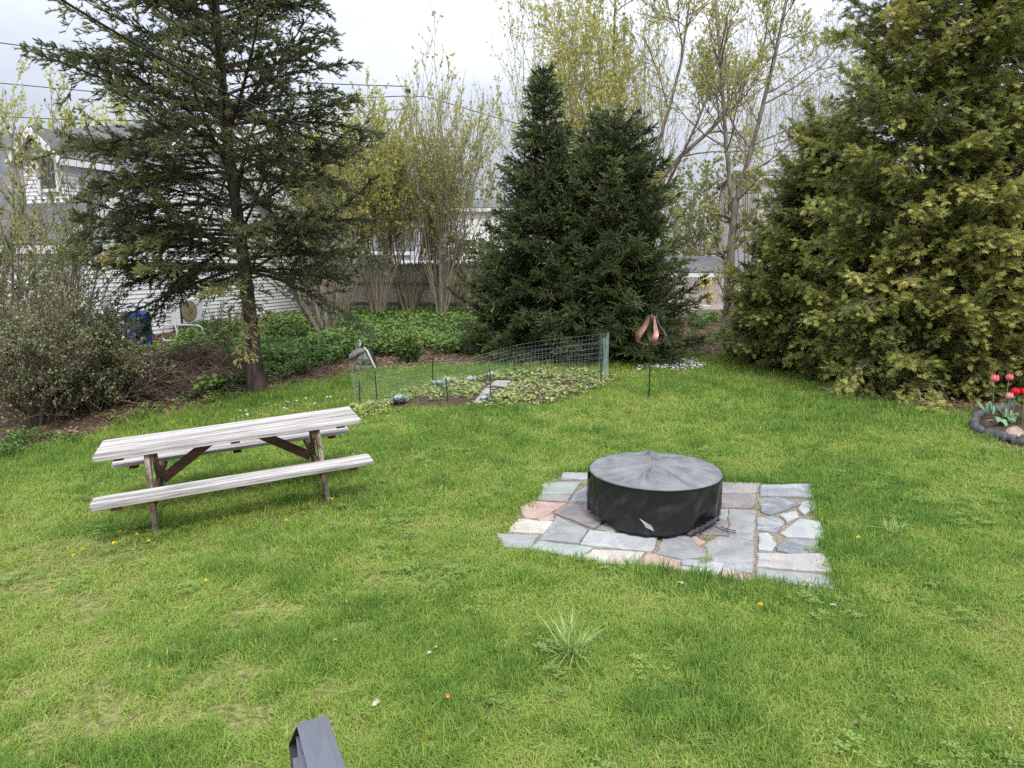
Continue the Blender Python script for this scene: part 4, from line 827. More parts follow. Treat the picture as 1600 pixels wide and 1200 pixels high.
mbw = MB(); r0 = rdir(rng, 9); mbw.kites(np.zeros((9, 3)) + [0, 0, .06], unit(r0 * [1, 1, .3] + UP * .4), unit(np.cross(r0, UP)), .025, .014, .5)
wp = [proto(mbw, 'white_blossom', M['white_flower'])]
x, y = region_pts(rng, gpoly([(985, 588), (1010, 566), (1090, 566), (1105, 577), (1060, 586)]), 220, lambda x, y: fbm(x * 2, y * 2, 93) > .45)
x2, y2 = region_pts(rng, gpoly([(330, 668), (400, 640), (540, 620), (545, 634), (420, 655)]), 16)
x = np.r_[x, x2]; y = np.r_[y, y2]; n = len(x); s_ = rng.uniform(.6, 1.25, n)
scatter('white_blossoms', np.stack([x, y, terr(x, y) + .03], 1), np.stack([rng.normal(0, .3, n), rng.normal(0, .3, n), rng.uniform(0, 6.3, n)], 1), np.stack([s_] * 3, 1), np.zeros(n), wp, 'drift of tiny white flowers in the grass behind the spinner')

M['clover'] = leafmat('clover_leaves', [(0, (.10, .19, .04)), (1, (.26, .38, .09))], .25, .5, inst=True, rnd=.5)
mbc = MB(); rc = np.random.default_rng(5); nc = 12; ac = rc.uniform(0, 6.3, nc); Bc = np.stack([.05 * rc.normal(size=nc), .05 * rc.normal(size=nc), rc.uniform(.035, .06, nc)], 1)
for q in range(3):
    a = ac + q * 2.09; mbc.kites(Bc, np.stack([np.cos(a), np.sin(a), np.full(nc, .15)], 1), np.stack([-np.sin(a), np.cos(a), 0 * a], 1), .021, .0095, rc.uniform(0, .3, nc), mid=.7)
cl_ = [proto(mbc, 'clover_clump', M['clover'])]
x = rng.uniform(-5, 6, 9000); y = rng.uniform(2.4, 9, 9000)
k = inpoly(x, y, LAWN) & ~inpoly(x, y, PATIO) & (fbm(x * 1.3 + 50, y * 1.3, 141, 3) > .57) & (rng.random(9000) < .09); x = x[k]; y = y[k]; n = len(x); s_ = rng.uniform(.7, 1.3, n)
scatter('clover', np.stack([x, y, terr(x, y)], 1), np.stack([np.zeros(n), np.zeros(n), rng.uniform(0, 6.3, n)], 1), np.stack([s_] * 3, 1), np.zeros(n), cl_, 'patches of clover and broad leaved weeds in the lawn')

# ------------------------------------------------------------------ vegetable bed: fence, plants, stepping stones
fence = thing('wire_fence', 'low wire mesh fence on green posts round the vegetable bed', 'fence', G(750, 610))
fo = np.array(fence.location)
posts = [((562, 632), 597), ((590, 627), 580), ((676, 601), 560), ((701, 635), 590), ((767, 627), 577), ((804, 587), 562), ((939, 604), 560)]
ppos = []
for k, ((px, py), ty) in enumerate(posts):
    q = G(px, py); top = At(px + (ty - py) * (.10 if k in (1, 3) else .03 if k == 4 else 0), ty, q[1])
    q[2] -= .1; ppos.append(q)
    MB().tubes(np.stack([q, top])[None] - fo, np.full((1, 2), .012), 6, cap=True).build('post', M['dark_green_metal'], fence)
def wires(path, hts, zoff, mat, rad=.0013, gap=.075, sag=.03, seed=0, nm='wire_mesh'):
    rg = np.random.default_rng(seed); path = [np.array(p, float) for p in path]
    seg = np.linalg.norm(np.diff(np.array(path), axis=0), axis=1); tot = seg.sum(); cum = np.r_[0, np.cumsum(seg)]
    pos = lambda s: np.array([np.interp(s, cum, [p[i] for p in path]) for i in range(3)]).T
    mb = MB(); s = np.linspace(0, tot, max(8, int(tot / .12))); C = pos(s); wav = sag * np.sin(s / tot * PI * 3 + seed)
    hh = np.interp(s, np.linspace(0, tot, len(hts)), hts)
    for k in range(9):
        t = k / 8; Q = C.copy(); Q[:, 2] += zoff + hh * t + wav * t; Q[:, 1] += .015 * np.sin(s * 4 + k) ; mb.tubes(Q[None] - fo, np.full((1, len(s)), rad * (1.25 if k in (0, 8) else 1)), 4)
    sv = np.arange(0, tot, gap); C = pos(sv); h2 = np.interp(sv, np.linspace(0, tot, len(hts)), hts); w2 = sag * np.sin(sv / tot * PI * 3 + seed)
    A = C + np.c_[np.zeros(len(sv)), np.zeros(len(sv)), np.full(len(sv), zoff)]; B = C + np.c_[rg.normal(0, .006, len(sv)), np.zeros(len(sv)), zoff + h2 + w2]
    mb.tubes(np.stack([A, B], 1) - fo, np.full((len(sv), 2), rad * .8), 3)
    return mb.build(nm, mat, fence)
p = [G(*q) for q in [(558, 632), (590, 627), (676, 601), (804, 588), (935, 583)]]
wires(p, [.50, .48, .42, .62, .80], .03, M['wire'], seed=1)
wires([G(558, 634), G(701, 636), G(767, 628), G(860, 617), G(942, 604)], [.50, .40, .62, .78, .85], .03, M['wire'], rad=.0011, seed=2)
wires([G(942, 604), G(950, 592), G(935, 583)], [.85, .85, .8], .05, M['green_wire'], gap=.03, seed=3)
# loose end of the mesh, rolled up, at each end
for (px, py, H_, r0) in ((948, 600, .84, .04), (556, 630, .66, .03)):
    q = G(px, py); mb = MB(); zz = np.linspace(.0, H_, 5); an = np.linspace(0, 4 * PI, 40)
    for z in zz:
        k = .2 + .8 * z / H_; mb.tubes((np.stack([q[0] + r0 * k * np.cos(an) * (.6 + .4 * an / 12.6) - .06 * (z / H_), q[1] + r0 * k * np.sin(an) * (.6 + .4 * an / 12.6), np.full(40, q[2] + z)], 1) - fo)[None], np.full((1, 40), .0011), 3)
    for a in np.linspace(0, 4 * PI, 7):
        k0, k1 = .2, 1.; f_ = .6 + .4 * a / 12.6
        mb.tubes((np.stack([(q[0] + r0 * k0 * math.cos(a) * f_, q[1] + r0 * k0 * math.sin(a) * f_, q[2]), (q[0] + r0 * math.cos(a) * f_ - .06, q[1] + r0 * math.sin(a) * f_, q[2] + H_)]) - fo)[None], np.full((1, 2), .0011), 3)
    mb.build('rolled_mesh', M['green_wire'], fence)
rng = np.random.default_rng(130)
def cabbage(rng, n, size):
    mb = MB(); a = np.arange(n) * 2.4; e = np.linspace(.08, .8, n); D = np.stack([np.cos(a) * np.cos(e), np.sin(a) * np.cos(e), np.sin(e)], 1); Sd = unit(np.cross(D, UP)); l = size * rng.uniform(.8, 1.1, n)
    mb.kites(np.zeros((n, 3)) + UP * .02, D, Sd, l, l * .42, rng.uniform(.1, 1, n), mid=.6)
    mb.kites(np.zeros((n, 3)) + UP * .03, unit(D + UP * .25), Sd, l * .9, l * .25, rng.uniform(.3, 1, n), mid=.75); return mb
for px, py, sz, lab in [(625, 636, .24, 'blue-grey leafy plant by the front left of the wire fence'), (685, 612, .28, 'blue-grey leafy plant beside the slanting fence post'), (700, 606, .24, 'pale blue-grey plant behind the slanting fence post'), (768, 596, .22, 'small blue-grey plant at the back of the bed above the stepping stones'), (757, 633, .16, 'small blue-grey plant by the foot of the upright front post'), (735, 604, .22, 'blue-green plant between the back fence and the stepping stones')]:
    q = G(px, py); t = cabbage(rng, 20, sz * .75).build('leafy_plant', M['cabbage'], loc=(q[0], q[1], q[2] + .04)); tag(t, lab, 'plant', 'blue-grey plants in the vegetable bed')
for k, (pts, lab) in enumerate([([(740, 636), (757, 636), (762, 626), (748, 626)], 'pale stepping stone at the front edge of the vegetable bed'), ([(749, 624), (766, 624), (775, 613), (758, 613)], 'middle stepping stone of the bed path'), ([(760, 611), (790, 610), (806, 601), (775, 601)], 'largest stepping stone furthest into the vegetable bed')]):
    Q = [G(*q_) for q_ in pts]; z = np.mean([q_[2] for q_ in Q]); mb = MB().prism([q_[:2] for q_ in Q], z - .02, z + .085); tag(mb.build('stepping_stone', ST['tan'], bevel=.01), lab, 'stepping stone', 'stepping stones in the vegetable bed')

# garden ornament at the left end of the wire fence
q = G(566, 578); orn = thing('garden_ornament', 'grey garden ornament with a slanted slab, white knob and draped folds behind the wire fence', 'ornament', q, R_(8)); s_ = q[1] / F * 1.0
u = s_
mb = MB(); mb.add(np.array([(-20, -6, 22), (-19, -6, 18), (4, -8, 30), (6, -8, 34), (-6, 4, 37), (-8, 4, 33), (-20, 6, 24), (-19, 6, 20)]) * u, [(0, 3, 4, 6), (1, 7, 5, 2), (0, 1, 2, 3), (3, 2, 5, 4), (4, 5, 7, 6), (6, 7, 1, 0)]); mb.build('slanted_slab', M['stone_grey'], orn, bevel=.008)
def blob(c, r, seed, n=14, m=9, amp=.12):
    rg = np.random.default_rng(seed); t = np.linspace(.02, PI - .02, m); p_ = np.linspace(0, 2 * PI, n, endpoint=False); T_, P_ = np.meshgrid(t, p_, indexing='ij'); rr_ = 1 + amp * rg.normal(size=T_.shape)
    V = np.stack([np.sin(T_) * np.cos(P_) * rr_ * r[0], np.sin(T_) * np.sin(P_) * rr_ * r[1], np.cos(T_) * rr_ * r[2]], -1).reshape(-1, 3) + np.array(c)
    return V, ring_faces(m, n)[:, ::-1]
MB().add(*blob(np.array((-3, 0, 42)) * u, np.array((3.4, 3.4, 5.5)) * u, 3, amp=.06)).build('white_knob', M['ornament_white'], orn, sm=True)
MB().add(*blob(np.array((6, 0, 18)) * u, np.array((11, 8, 14)) * u, 5, amp=.14)).build('draped_body', M['stone_grey'], orn)
P = np.array([(4, -5, 37), (9, -7, 31), (13, -8, 22), (17, -8, 12), (21, -8, 4)]) * u
MB().tubes(P[None], np.array([[1.2, 1.8, 2.0, 1.8, 1.2]]) * u, 7).build('white_edge', M['ornament_white'], orn, sm=True)
P = np.array([(9, -2, 36), (14, -4, 28), (19, -5, 18), (23, -5, 8)]) * u
MB().tubes(P[None], np.array([[1.2, 2.2, 2.4, 1.5]]) * u, 7).build('dark_edge', M['ornament_dark'], orn, sm=True)
P = np.array([(-13, -6, 4), (-11, -6, 12), (-6, -6, 15), (-2, -6, 12), (0, -6, 4)]) * u
MB().tubes(P[None], np.full((1, 5), 1.1 * u), 6).build('arched_foot', M['stone_grey'], orn, sm=True)
MB().box(np.array((2, 0, 3)) * u, np.array((26, 12, 8)) * u).build('plinth', M['stone_grey'], orn, bevel=.02)

# wind spinner
q = G(1014, 622); u = np.hypot(q[1], CAMH) / F
spn = thing('wind_spinner', 'copper wind spinner with curled blades on a thin dark pole', 'wind spinner', q, 0)
MB().tubes(np.array([[(0, 0, -.1), (0, 0, 84 * u)]]), np.full((1, 2), 1.1 * u), 8).build('lower_pole', M['dark_green_metal'], spn, sm=True)
MB().tubes(np.array([[(0, 0, 80 * u), (0, 0, 127 * u)]]), np.full((1, 2), .7 * u), 8).build('upper_pole', M['cable'], spn, sm=True)
MB().tubes(np.array([[(0, 0, 120 * u), (0, 0, 123 * u), (0, 0, 127 * u), (0, 0, 131 * u)]]), np.array([[1.2, 2.2, 2.0, .4]]) * u, 10).build('finial', M['copper_grey'], spn, sm=True)
MB().tubes(np.array([[(0, 0, 80 * u), (0, 0, 84 * u)]]), np.array([[3.2, 2.2]]) * u, 12, cap=True).build('hub', M['cable'], spn)
prof = np.array([(3, 83.5), (15, 85.5), (22, 90.5), (24, 97), (20.5, 104.5), (14, 112), (9, 120), (7.2, 131)]); tpar = np.linspace(0, 1, 8); tf = np.linspace(0, 1, 28)
pr = np.stack([np.interp(tf, tpar, prof[:, 0]), np.interp(tf, tpar, prof[:, 1])], 1); pr = np.stack([np.convolve(np.pad(pr[:, i], 2, 'edge'), np.ones(5) / 5, 'valid') for i in range(2)], 1)
for k, a in enumerate([195, 160, 262, 318, 350, 70]):
    aa = R_(a) + .55 * tf; wdt = (2.2 + 7.5 * np.sin(PI * tf) ** 1.2) * (.9 if k else 1.05)
    c_ = np.stack([pr[:, 0] * np.cos(aa), pr[:, 0] * np.sin(aa), pr[:, 1]], 1); tg = unit(np.gradient(c_, axis=0)); rad_ = unit(np.stack([np.cos(aa), np.sin(aa), 0 * aa], 1)); sd = unit(np.cross(tg, rad_) + .35 * tg)
    nn = unit(np.cross(tg, sd)); th_ = .25
    V = np.stack([c_ - sd * wdt[:, None] / 2 - nn * th_, c_ + sd * wdt[:, None] / 2 - nn * th_, c_ + sd * wdt[:, None] / 2 + nn * th_, c_ - sd * wdt[:, None] / 2 + nn * th_], 1).reshape(-1, 3) * u
    f = []
    for i in range(27):
        for j in range(4): f.append((i * 4 + j, i * 4 + (j + 1) % 4, i * 4 + 4 + (j + 1) % 4, i * 4 + 4 + j))
    MB().add(V, f).build('blade', M['copper'] if k in (0, 1, 2) else M['copper_grey'], spn, sm=False)

# ------------------------------------------------------------------ tulip bed
edge = np.array(EDGE_PATH); kk = np.linspace(0, len(edge) - 1, 60); ep = np.stack([np.interp(kk, np.arange(len(edge)), edge[:, i]) for i in range(3)], 1); ep[:, 2] += .05
ep += .008 * np.random.default_rng(4).normal(size=ep.shape)
rad = .066 * (.72 + .55 * fbm(kk * 1.1, kk * 0 + 3, 8, 3)); 
tag(MB().tubes(ep[None], rad[None], 14).build('bed_edging', M['rubber'], sm=True), 'lumpy grey tube edging curved round the tulip bed', 'edging')
qd = G(1588, 690); ring = np.linspace(0, 2 * PI, 30, endpoint=False); mb = MB()
V = np.concatenate([np.stack([r * np.cos(ring), np.full(30, d), r * np.sin(ring)], 1) for r, d in ((.01, -.01), (.095, -.01), (.125, -.025), (.128, .02), (.01, .02))])
o = mb.add(V, ring_faces(5, 30)).build('clay_saucer', M['clay'], sm=False); o.location = (qd[0], qd[1] + .02, qd[2] + .075); o.rotation_euler = (R_(-38), R_(28), R_(-10)); tag(o, 'tilted round clay saucer leaning on the bed edging below the tulips', 'saucer')
def tulip_leaf(mb, a, l, w, lean, z0=0., curl=.5):
    t = np.linspace(0, 1, 7); d = np.array([math.cos(a), math.sin(a), 0]); s = np.array([-math.sin(a), math.cos(a), 0])
    C = d * (lean * l * t ** 1.4)[:, None] + UP * (z0 + l * t * (1 - .3 * lean) - curl * l * lean * np.maximum(0, t - .6) ** 2 * 4)[:, None]
    W = w * np.array([.45, .8, 1, .95, .75, .42, .03])[:, None]
    V = np.stack([C - s * W + d * W * .35, C, C + s * W + d * W * .35], 1).reshape(-1, 3); f = []
    for i in range(6):
        for j in range(2): f.append((i * 3 + j, i * 3 + j + 1, i * 3 + j + 4, i * 3 + j + 3))
    mb.add(V, f)
def tulip(px, py, hpx, hpy, col, lab, seed, nleaf=3, size=.036):
    q = G(px, py); q[2] += .03; top = At(hpx, hpy, q[1]); h = top[2] - q[2]; dx = top[0] - q[0]
    t = thing('tulip', lab, 'tulip', q, 0, 'tulips in the flower bed'); rg = np.random.default_rng(seed)
    tt = np.linspace(0, 1, 8); MB().tubes(np.stack([dx * tt ** 1.5, .0 * tt, h * tt], 1)[None], np.full((1, 8), .0055), 6).build('stem', M['tulip_leaf'], t, sm=True)
    mb = MB()
    for k in range(6):
        a = k * PI / 3 + rg.uniform(-.1, .1); r = size * (1 if k % 2 else .86); ph = np.linspace(0, 1, 7); aw = np.array([.25, .62, .72, .7, .6, .42, .12])
        rp = r * np.array([.25, .85, 1.08, 1.1, 1.0, .86, .72]); zp_ = size * 2.1 * ph - size * .6
        V = np.stack([np.stack([rp * np.cos(a + o_ * aw), rp * np.sin(a + o_ * aw), zp_ + .1 * size * abs(o_)], 1) for o_ in (-1, 0, 1)], 1).reshape(-1, 3) + np.array([dx, 0, h]); f = []
        for i in range(6):
            for j in range(2): f.append((i * 3 + j, i * 3 + j + 1, i * 3 + j + 4, i * 3 + j + 3))
        mb.add(V, f)
    mb.build('flower', M[col], t, sm=True)
    for k in range(nleaf):
        mb = MB(); tulip_leaf(mb, rg.uniform(0, 6.3), rg.uniform(.2, .3), rg.uniform(.022, .032), rg.uniform(.25, .7)); mb.build('leaf', M['tulip_leaf'], t, sm=True)
tulip(1549, 655, 1554, 594, 'pink', 'leftmost bright pink tulip standing tall above its leaf', 201, 2, .054)
tulip(1566, 660, 1577, 592, 'pink', 'tall salmon pink tulip second from the left', 202, 2, .047)
tulip(1572, 668, 1577, 621, 'pale_pink', 'pale pink tulip with the lowest flower', 203, 3, .046)
tulip(1580, 664, 1586, 614, 'red', 'bright red tulip beside the pale pink one', 204, 3, .05)
tulip(1597, 664, 1600, 614, 'red', 'red tulip cut by the right edge of the view', 205, 3, .05)
for (px, py, lab, sd, n_) in ((1541, 652, 'tulip without flower at the left end of the bed, two upright leaves', 211, 3), (1568, 675, 'tulip without flower, broad pale leaf drooping to the edging', 212, 5), (1590, 672, 'tulip without flower at the right, leaning narrow leaves', 213, 5)):
    q = G(px, py); t = thing('tulip', lab, 'tulip', (q[0], q[1], q[2] + .03), 0, 'tulips in the flower bed'); rg = np.random.default_rng(sd)
    for k in range(n_):
        mb = MB(); tulip_leaf(mb, rg.uniform(0, 6.3), rg.uniform(.2, .32), rg.uniform(.03, .044), rg.uniform(.3, .95)); mb.build('leaf', M['tulip_leaf'], t, sm=True)

# ------------------------------------------------------------------ small things on the lawn
dm = MB(); r0 = rdir(np.random.default_rng(1), 40); r0[:, 2] = np.abs(r0[:, 2]) * .6
dm.kites(np.zeros((40, 3)), unit(r0), unit(np.cross(r0, UP)), .019, .005, .5)
def dandelion(q, lab, grp):
    t = thing('dandelion', lab, 'dandelion', q, 0, grp)
    MB().tubes(np.array([[(0, 0, -.01), (.004, 0, .05), (.008, 0, .085)]]), np.full((1, 3), .0022), 5).build('stem', M['tuft'], t)
    dm.build('flower', M['yellow'], t, loc=(.008, 0, .085)); return t
dl_ = 'yellow dandelion in the grass near the picnic table'
d0 = None
for px, py in [(187, 845), (216, 850), (235, 859), (178, 866), (132, 872), (115, 881), (449, 825), (518, 792), (322, 922), (312, 732), (407, 727), (602, 665), (607, 660), (366, 772), (70, 676)]:
    if d0 is None: d0 = dandelion(G(px, py), dl_, 'dandelions round the picnic table')
    else: copy_thing(d0, G(px, py), px * 1.7, rng.uniform(.8, 1.15))
for px, py, l in ((1186, 962, 'yellow dandelion in the lawn below the front right of the patio'), (1338, 855, 'yellow dandelion to the right of the patio'), (856, 637, 'yellow dandelion at the front edge of the vegetable bed')):
    copy_thing(d0, G(px, py), px, 1.0, l, 'dandelions further right')
lfm = MB(); tv = np.linspace(0, 1, 7); ww = .018 * np.array([.05, .7, 1, .8, .95, .5, .03])
V = np.stack([np.stack([.075 * tv, ww, .012 * np.sin(tv * 5) + .010], 1), np.stack([.075 * tv, 0 * tv, .006 * np.sin(tv * 5)], 1), np.stack([.075 * tv, -ww, .012 * np.sin(tv * 4 + 1) + .012], 1)], 1).reshape(-1, 3)
lfm.add(V, [(i * 3 + j, i * 3 + j + 1, i * 3 + j + 4, i * 3 + j + 3) for i in range(6) for j in range(2)])
for k, (px, py, mt, lab, sc) in enumerate([(543, 952, 'wet_leaf', 'curled brown leaf on the lawn left of the coarse grass clump', 1.5), (1067, 924, 'pale_leaf', 'pale dry leaf on the lawn just in front of the patio', 1.4), (1306, 958, 'pale_leaf', 'small pale stick-like leaf on the lawn at right, below the patio corner', 1.0), (1344, 1144, 'wet_leaf', 'pinkish dry leaf low on the lawn near the bottom right', 1.4), (1578, 1155, 'pale_leaf', 'pale leaf sliver at the far bottom right of the lawn', 1.), (700, 1099, 'orange_leaf', 'small orange leaf in the near lawn right of the black fixture', 1.), (595, 1107, 'pale_leaf', 'frayed straw-coloured leaf in the near lawn beside the black fixture', 1.2), (668, 1035, 'pale_leaf', 'upright grey-white leaf in the middle of the near lawn', .9), (685, 1023, 'wet_leaf', 'tan curled leaf just above the upright grey-white leaf', .9), (520, 1013, 'wet_leaf', 'tan leaf scraps on a worn spot left of centre', 1.), (1032, 625, 'pale_leaf', 'pale leaves at the foot of the spinner pole', 2.2)]):
    q = G(px, py); o = lfm.build('fallen_leaf', M[mt]); o.location = (q[0], q[1], q[2] + .045); o.rotation_euler = (rng.normal(0, .3), rng.normal(0, .3), rng.uniform(0, 6.3)); o.scale = (sc * .62,) * 3
    tag(o, lab, 'leaf', 'fallen leaves on the lawn')
rg = np.random.default_rng(9)
for (px, py, n, h0, h1, lab) in ((893, 1028, 150, .10, .30, 'coarse pale green grass clump in the middle of the near lawn'), (1395, 838, 70, .08, .22, 'smaller pale grass clump right of the patio')):
    q = G(px, py); o = blades(rg, n, .07, h0, h1, .0046, .75, 4, (0, 1)).build('grass_clump', M['tuft'], loc=q); tag(o, lab, 'grass clump')
for (px, py, n, lab) in ((1103, 877, 26, 'weed sprouting from the joint by the small pink stone'), (1268, 862, 34, 'weed tuft on the right edge of the patio'), (1108, 843, 16, 'small weed near the cover drawcord'), (915, 757, 18, 'weed sprouting at the back left of the patio'), (1182, 793, 18, 'weed in the joint right of the covered fire pit')):
    q = GZ(px, py, .02); o = blades(rg, n, .05, .04, .10, .0025, .9, 3, (0, .5)).build('weed', M['tuft'], loc=q); tag(o, lab, 'weed')

# black plastic fixture in the foreground
a_ = At(464.5, 1132, 2.62); b_ = At(508.5, 1118, 2.62); c_ = At(548, 1225, 2.36); d_ = At(490, 1232, 2.36)
fx = thing('black_fixture', 'black plastic fixture with an open hollow side at the bottom edge of the view', 'fixture', ((a_ + b_ + c_ + d_) / 4) * [1, 1, 0] + [0, 0, float(terr(-.7, 2.5))])
org = np.array(fx.location)
ax = unit(d_ - a_); wv = b_ - a_; nrm_ = unit(np.cross(ax, wv)); nrm_ = nrm_ if nrm_[2] > 0 else -nrm_
def slab(pts, thick, nm, mat, bev=.003):
    pts = np.array(pts); n_ = unit(np.cross(pts[1] - pts[0], pts[2] - pts[0])); n_ = n_ if n_[2] > 0 else -n_
    V = np.concatenate([pts, pts - n_ * thick]) - org; k = len(pts)
    mb = MB().add(V, [(i, (i + 1) % k, k + (i + 1) % k, k + i) for i in range(k)]); mb.F.append(np.array([list(range(k))])); mb.F.append(np.array([list(range(2 * k - 1, k - 1, -1))])); mb.M += [np.zeros(1, int)] * 2
    return mb.build(nm, mat, fx, bevel=bev)
slab([a_, b_, c_, d_], .006, 'top_panel', M['black_plastic'])
l1 = At(452, 1164, 2.70); l2 = At(457, 1212, 2.56); l3 = At(466, 1240, 2.44)
lows = [a_ - nrm_ * .004, l1, l2, l3]
for k in range(3):
    p0, p1 = lows[k], lows[k + 1]; slab([p0, p0 + wv * (.9 - .12 * k), p1 + wv * (.78 - .12 * k), p1], .004, 'lower_shell', M['black_inside'])
slab([b_ - wv * .03 - nrm_ * .008, c_ - wv * .03 - nrm_ * .008, l3 + wv * .5, l1 + wv * .75], .004, 'side_wall', M['black_inside'])
m1 = At(463, 1152, 2.66); m2 = At(466, 1178, 2.60); m3 = At(469, 1205, 2.52)
slab([m1, m1 + wv * .25, m3 + wv * .3, m3], .004, 'inner_rib', M['black_plastic'])
m4 = At(458, 1186, 2.585); m5 = At(462, 1215, 2.51)
slab([m4, m4 + wv * .14, m5 + wv * .14, m5], .006, 'inner_block', M['black_plastic'])
m6 = At(468, 1168, 2.60); m7 = At(472, 1175, 2.585)
slab([m6, m6 + wv * .3, m7 + wv * .3, m7], .02, 'inner_clip', M['black_plastic'])
mid = (c_ + d_) / 2 - nrm_ * .05
MB().tubes(np.stack([mid, np.array([mid[0], mid[1] - .05, org[2] - .1])])[None] - org, np.full((1, 2), .022), 12, cap=True).build('stake', M['black_plastic'], fx, sm=True)

# ------------------------------------------------------------------ white house on the left
A0 = np.array([-10.98, 18.0]); ev = np.array([.334, .943]); eu = np.array([-.943, .334]); Lg = 9.4; zE = 2.78; slope = .74; zG = -.25
house = thing('white_house', 'white clapboard house with grey roof and dormer behind the big spruce', 'house', (A0[0], A0[1], zG)); ho = np.array(house.location)
def H3(u, v, z): return np.array([*(A0 + eu * u + ev * v), z]) - ho
def clap(fn_lo_hi, z0, z1, to3, step=.115, out=.022):
    """overlapping boards; fn_lo_hi(z) gives the span"""
    mb = MB(); z = z0
    while z < z1 - 1e-3:
        zt_ = min(z + step, z1); a, b = fn_lo_hi(z); a2, b2 = fn_lo_hi(zt_)
        if b - a > .02:
            V = [to3(a, z, out), to3(b, z, out), to3(b2, zt_, 0), to3(a2, zt_, 0), to3(a, z, -.005), to3(b, z, -.005)]
            mb.add(V, [(0, 1, 2, 3)]); mb.add(V, [(4, 5, 1, 0)])
        z = zt_
    return mb
def gab(z):
    if z <= zE: return (0, Lg)
    d = (z - zE) / slope; return (min(d, Lg / 2), max(Lg - d, Lg / 2))
zR = zE + slope * Lg / 2; Lw = 11.
clap(gab, zG, zR, lambda v, z, o: H3(-o, v, z)).build('wall', M['siding'], house)['label'] = 'white clapboard gable wall'
clap(lambda z: (0, Lw), zG, zE, lambda u_, z, o: H3(u_, -o, z)).build('wall', M['siding'], house)
mb = MB(); th_ = .16; oh = .3
def roof_quad(mb, p, n_off):  # slab from four points
    p = np.array(p); n_ = unit(np.cross(p[1] - p[0], p[3] - p[0])); n_ = n_ if n_[2] > 0 else -n_
    V = np.concatenate([p, p - n_ * n_off]); mb.add(V, [(0, 1, 2, 3), (7, 6, 5, 4), (0, 4, 5, 1), (1, 5, 6, 2), (2, 6, 7, 3), (3, 7, 4, 0)])
roof_quad(mb, [H3(-oh, -oh, zE - slope * oh + .12), H3(Lw + oh, -oh, zE - slope * oh + .12), H3(Lw + oh, Lg / 2, zR + .12), H3(-oh, Lg / 2, zR + .12)], .10)
roof_quad(mb, [H3(-oh, Lg + oh, zE - slope * oh + .12), H3(Lw + oh, Lg + oh, zE - slope * oh + .12), H3(Lw + oh, Lg / 2 + .01, zR + .12), H3(-oh, Lg / 2 + .01, zR + .12)], .10)
mb.build('roof', M['shingle'], house)
for sgn in (0, 1):
    v0, v1 = (-oh, Lg / 2) if sgn == 0 else (Lg + oh, Lg / 2)
    MB().beam(H3(-oh - .02, v0, zE - slope * oh + .0), H3(-oh - .02, v1, zR + .0), .03, .20, up=(0, 0, 1)).build('rake_board', M['trim'], house)
MB().beam(H3(-oh, -oh - .02, zE - slope * oh - .02), H3(Lw + oh, -oh - .02, zE - slope * oh - .02), .03, .2).build('eave_board', M['trim'], house)
for v in (.06, Lg - .06): MB().beam(H3(-.03, v, zG), H3(-.03, v, zE - .03), .14, .05, up=(*(-eu), 0)).build('corner_board', M['trim'], house)
# dormer
def on_plane_v(px, py, v0):
    d = ray(px, py); n_ = np.array([*ev, 0]); o = np.array([0, 0, CAMH]); k = ((A0 @ ev + v0) - o @ n_) / (d @ n_); P_ = o + d * k; return (P_[:2] - A0) @ eu, P_[2]
vd = 1.15
uR, zb = on_plane_v(103, 322, vd); uL, _ = on_plane_v(44, 325, vd); _, zd = on_plane_v(103, 238, vd); up_, zpk = on_plane_v(66, 203, vd)
uL, uR = max(uL, uR), min(uL, uR); um = (uL + uR) / 2
dorm = None
def dg(z):
    if z <= zd: return (uR, uL)
    t = min(1, (z - zd) / (zpk - zd)); return (uR + (um - uR) * t, uL + (um - uL) * t)
dorm = clap(dg, zb - .1, zpk, lambda u_, z, o: H3(u_, vd - o, z), .1).build('dormer', M['siding'], house)
dl2 = (zd - zE) / slope - vd + .4
for uu, sg_ in ((uR, -1), (uL, 1)):
    clap(lambda z: (vd, max(vd, min(vd + dl2, (z - zE) / slope + .15))), zb - .1, zd, lambda v, z, o: H3(uu + sg_ * o, v, z), .1).build('dormer_cheek', M['siding'], dorm)
mb = MB(); back = vd + (zpk - zE) / slope - vd + .3
for uu, sg_ in ((uR, -1), (uL, 1)):
    k_ = (zpk - zd) / abs(um - uu); roof_quad(mb, [H3(uu + sg_ * .25, vd - .25, zd - .25 * k_ + .08), H3(um, vd - .25, zpk + .08), H3(um, back, zpk + .08), H3(uu + sg_ * .25, back, zd - .25 * k_ + .08)], .07)
mb.build('dormer_roof', M['shingle'], dorm)
for uu, sg_ in ((uR, -1), (uL, 1)):
    k_ = (zpk - zd) / abs(um - uu); MB().beam(H3(uu + sg_ * .25, vd - .27, zd - .25 * k_ - .03), H3(um, vd - .27, zpk - .03), .03, .16).build('dormer_rake', M['trim'], dorm)
    MB().beam(H3(uu + sg_ * .27, vd - .25, zd - .25 * k_ - .04), H3(uu + sg_ * .27, back - .6, zd - .25 * k_ - .04), .03, .16).build('dormer_fascia', M['trim'], dorm)
wu, wz = on_plane_v(77, 272, vd)
win = MB(); 
for (du, dz, w_, h_) in ((0, .42, .72, .09), (0, -.42, .72, .09), (-.33, 0, .08, .75), (.33, 0, .08, .75)): win.beam(H3(wu + du - w_ / 2, vd - .05, wz + dz), H3(wu + du + w_ / 2, vd - .05, wz + dz), .05, h_)
win.build('window', M['trim'], house)
MB().poly([H3(wu - .3, vd - .035, wz - .38), H3(wu + .3, vd - .035, wz - .38), H3(wu + .3, vd - .035, wz + .38), H3(wu - .3, vd - .035, wz + .38)]).build('pane', M['window_glass'], [o for o in house.children if o.name.startswith('window')][0])
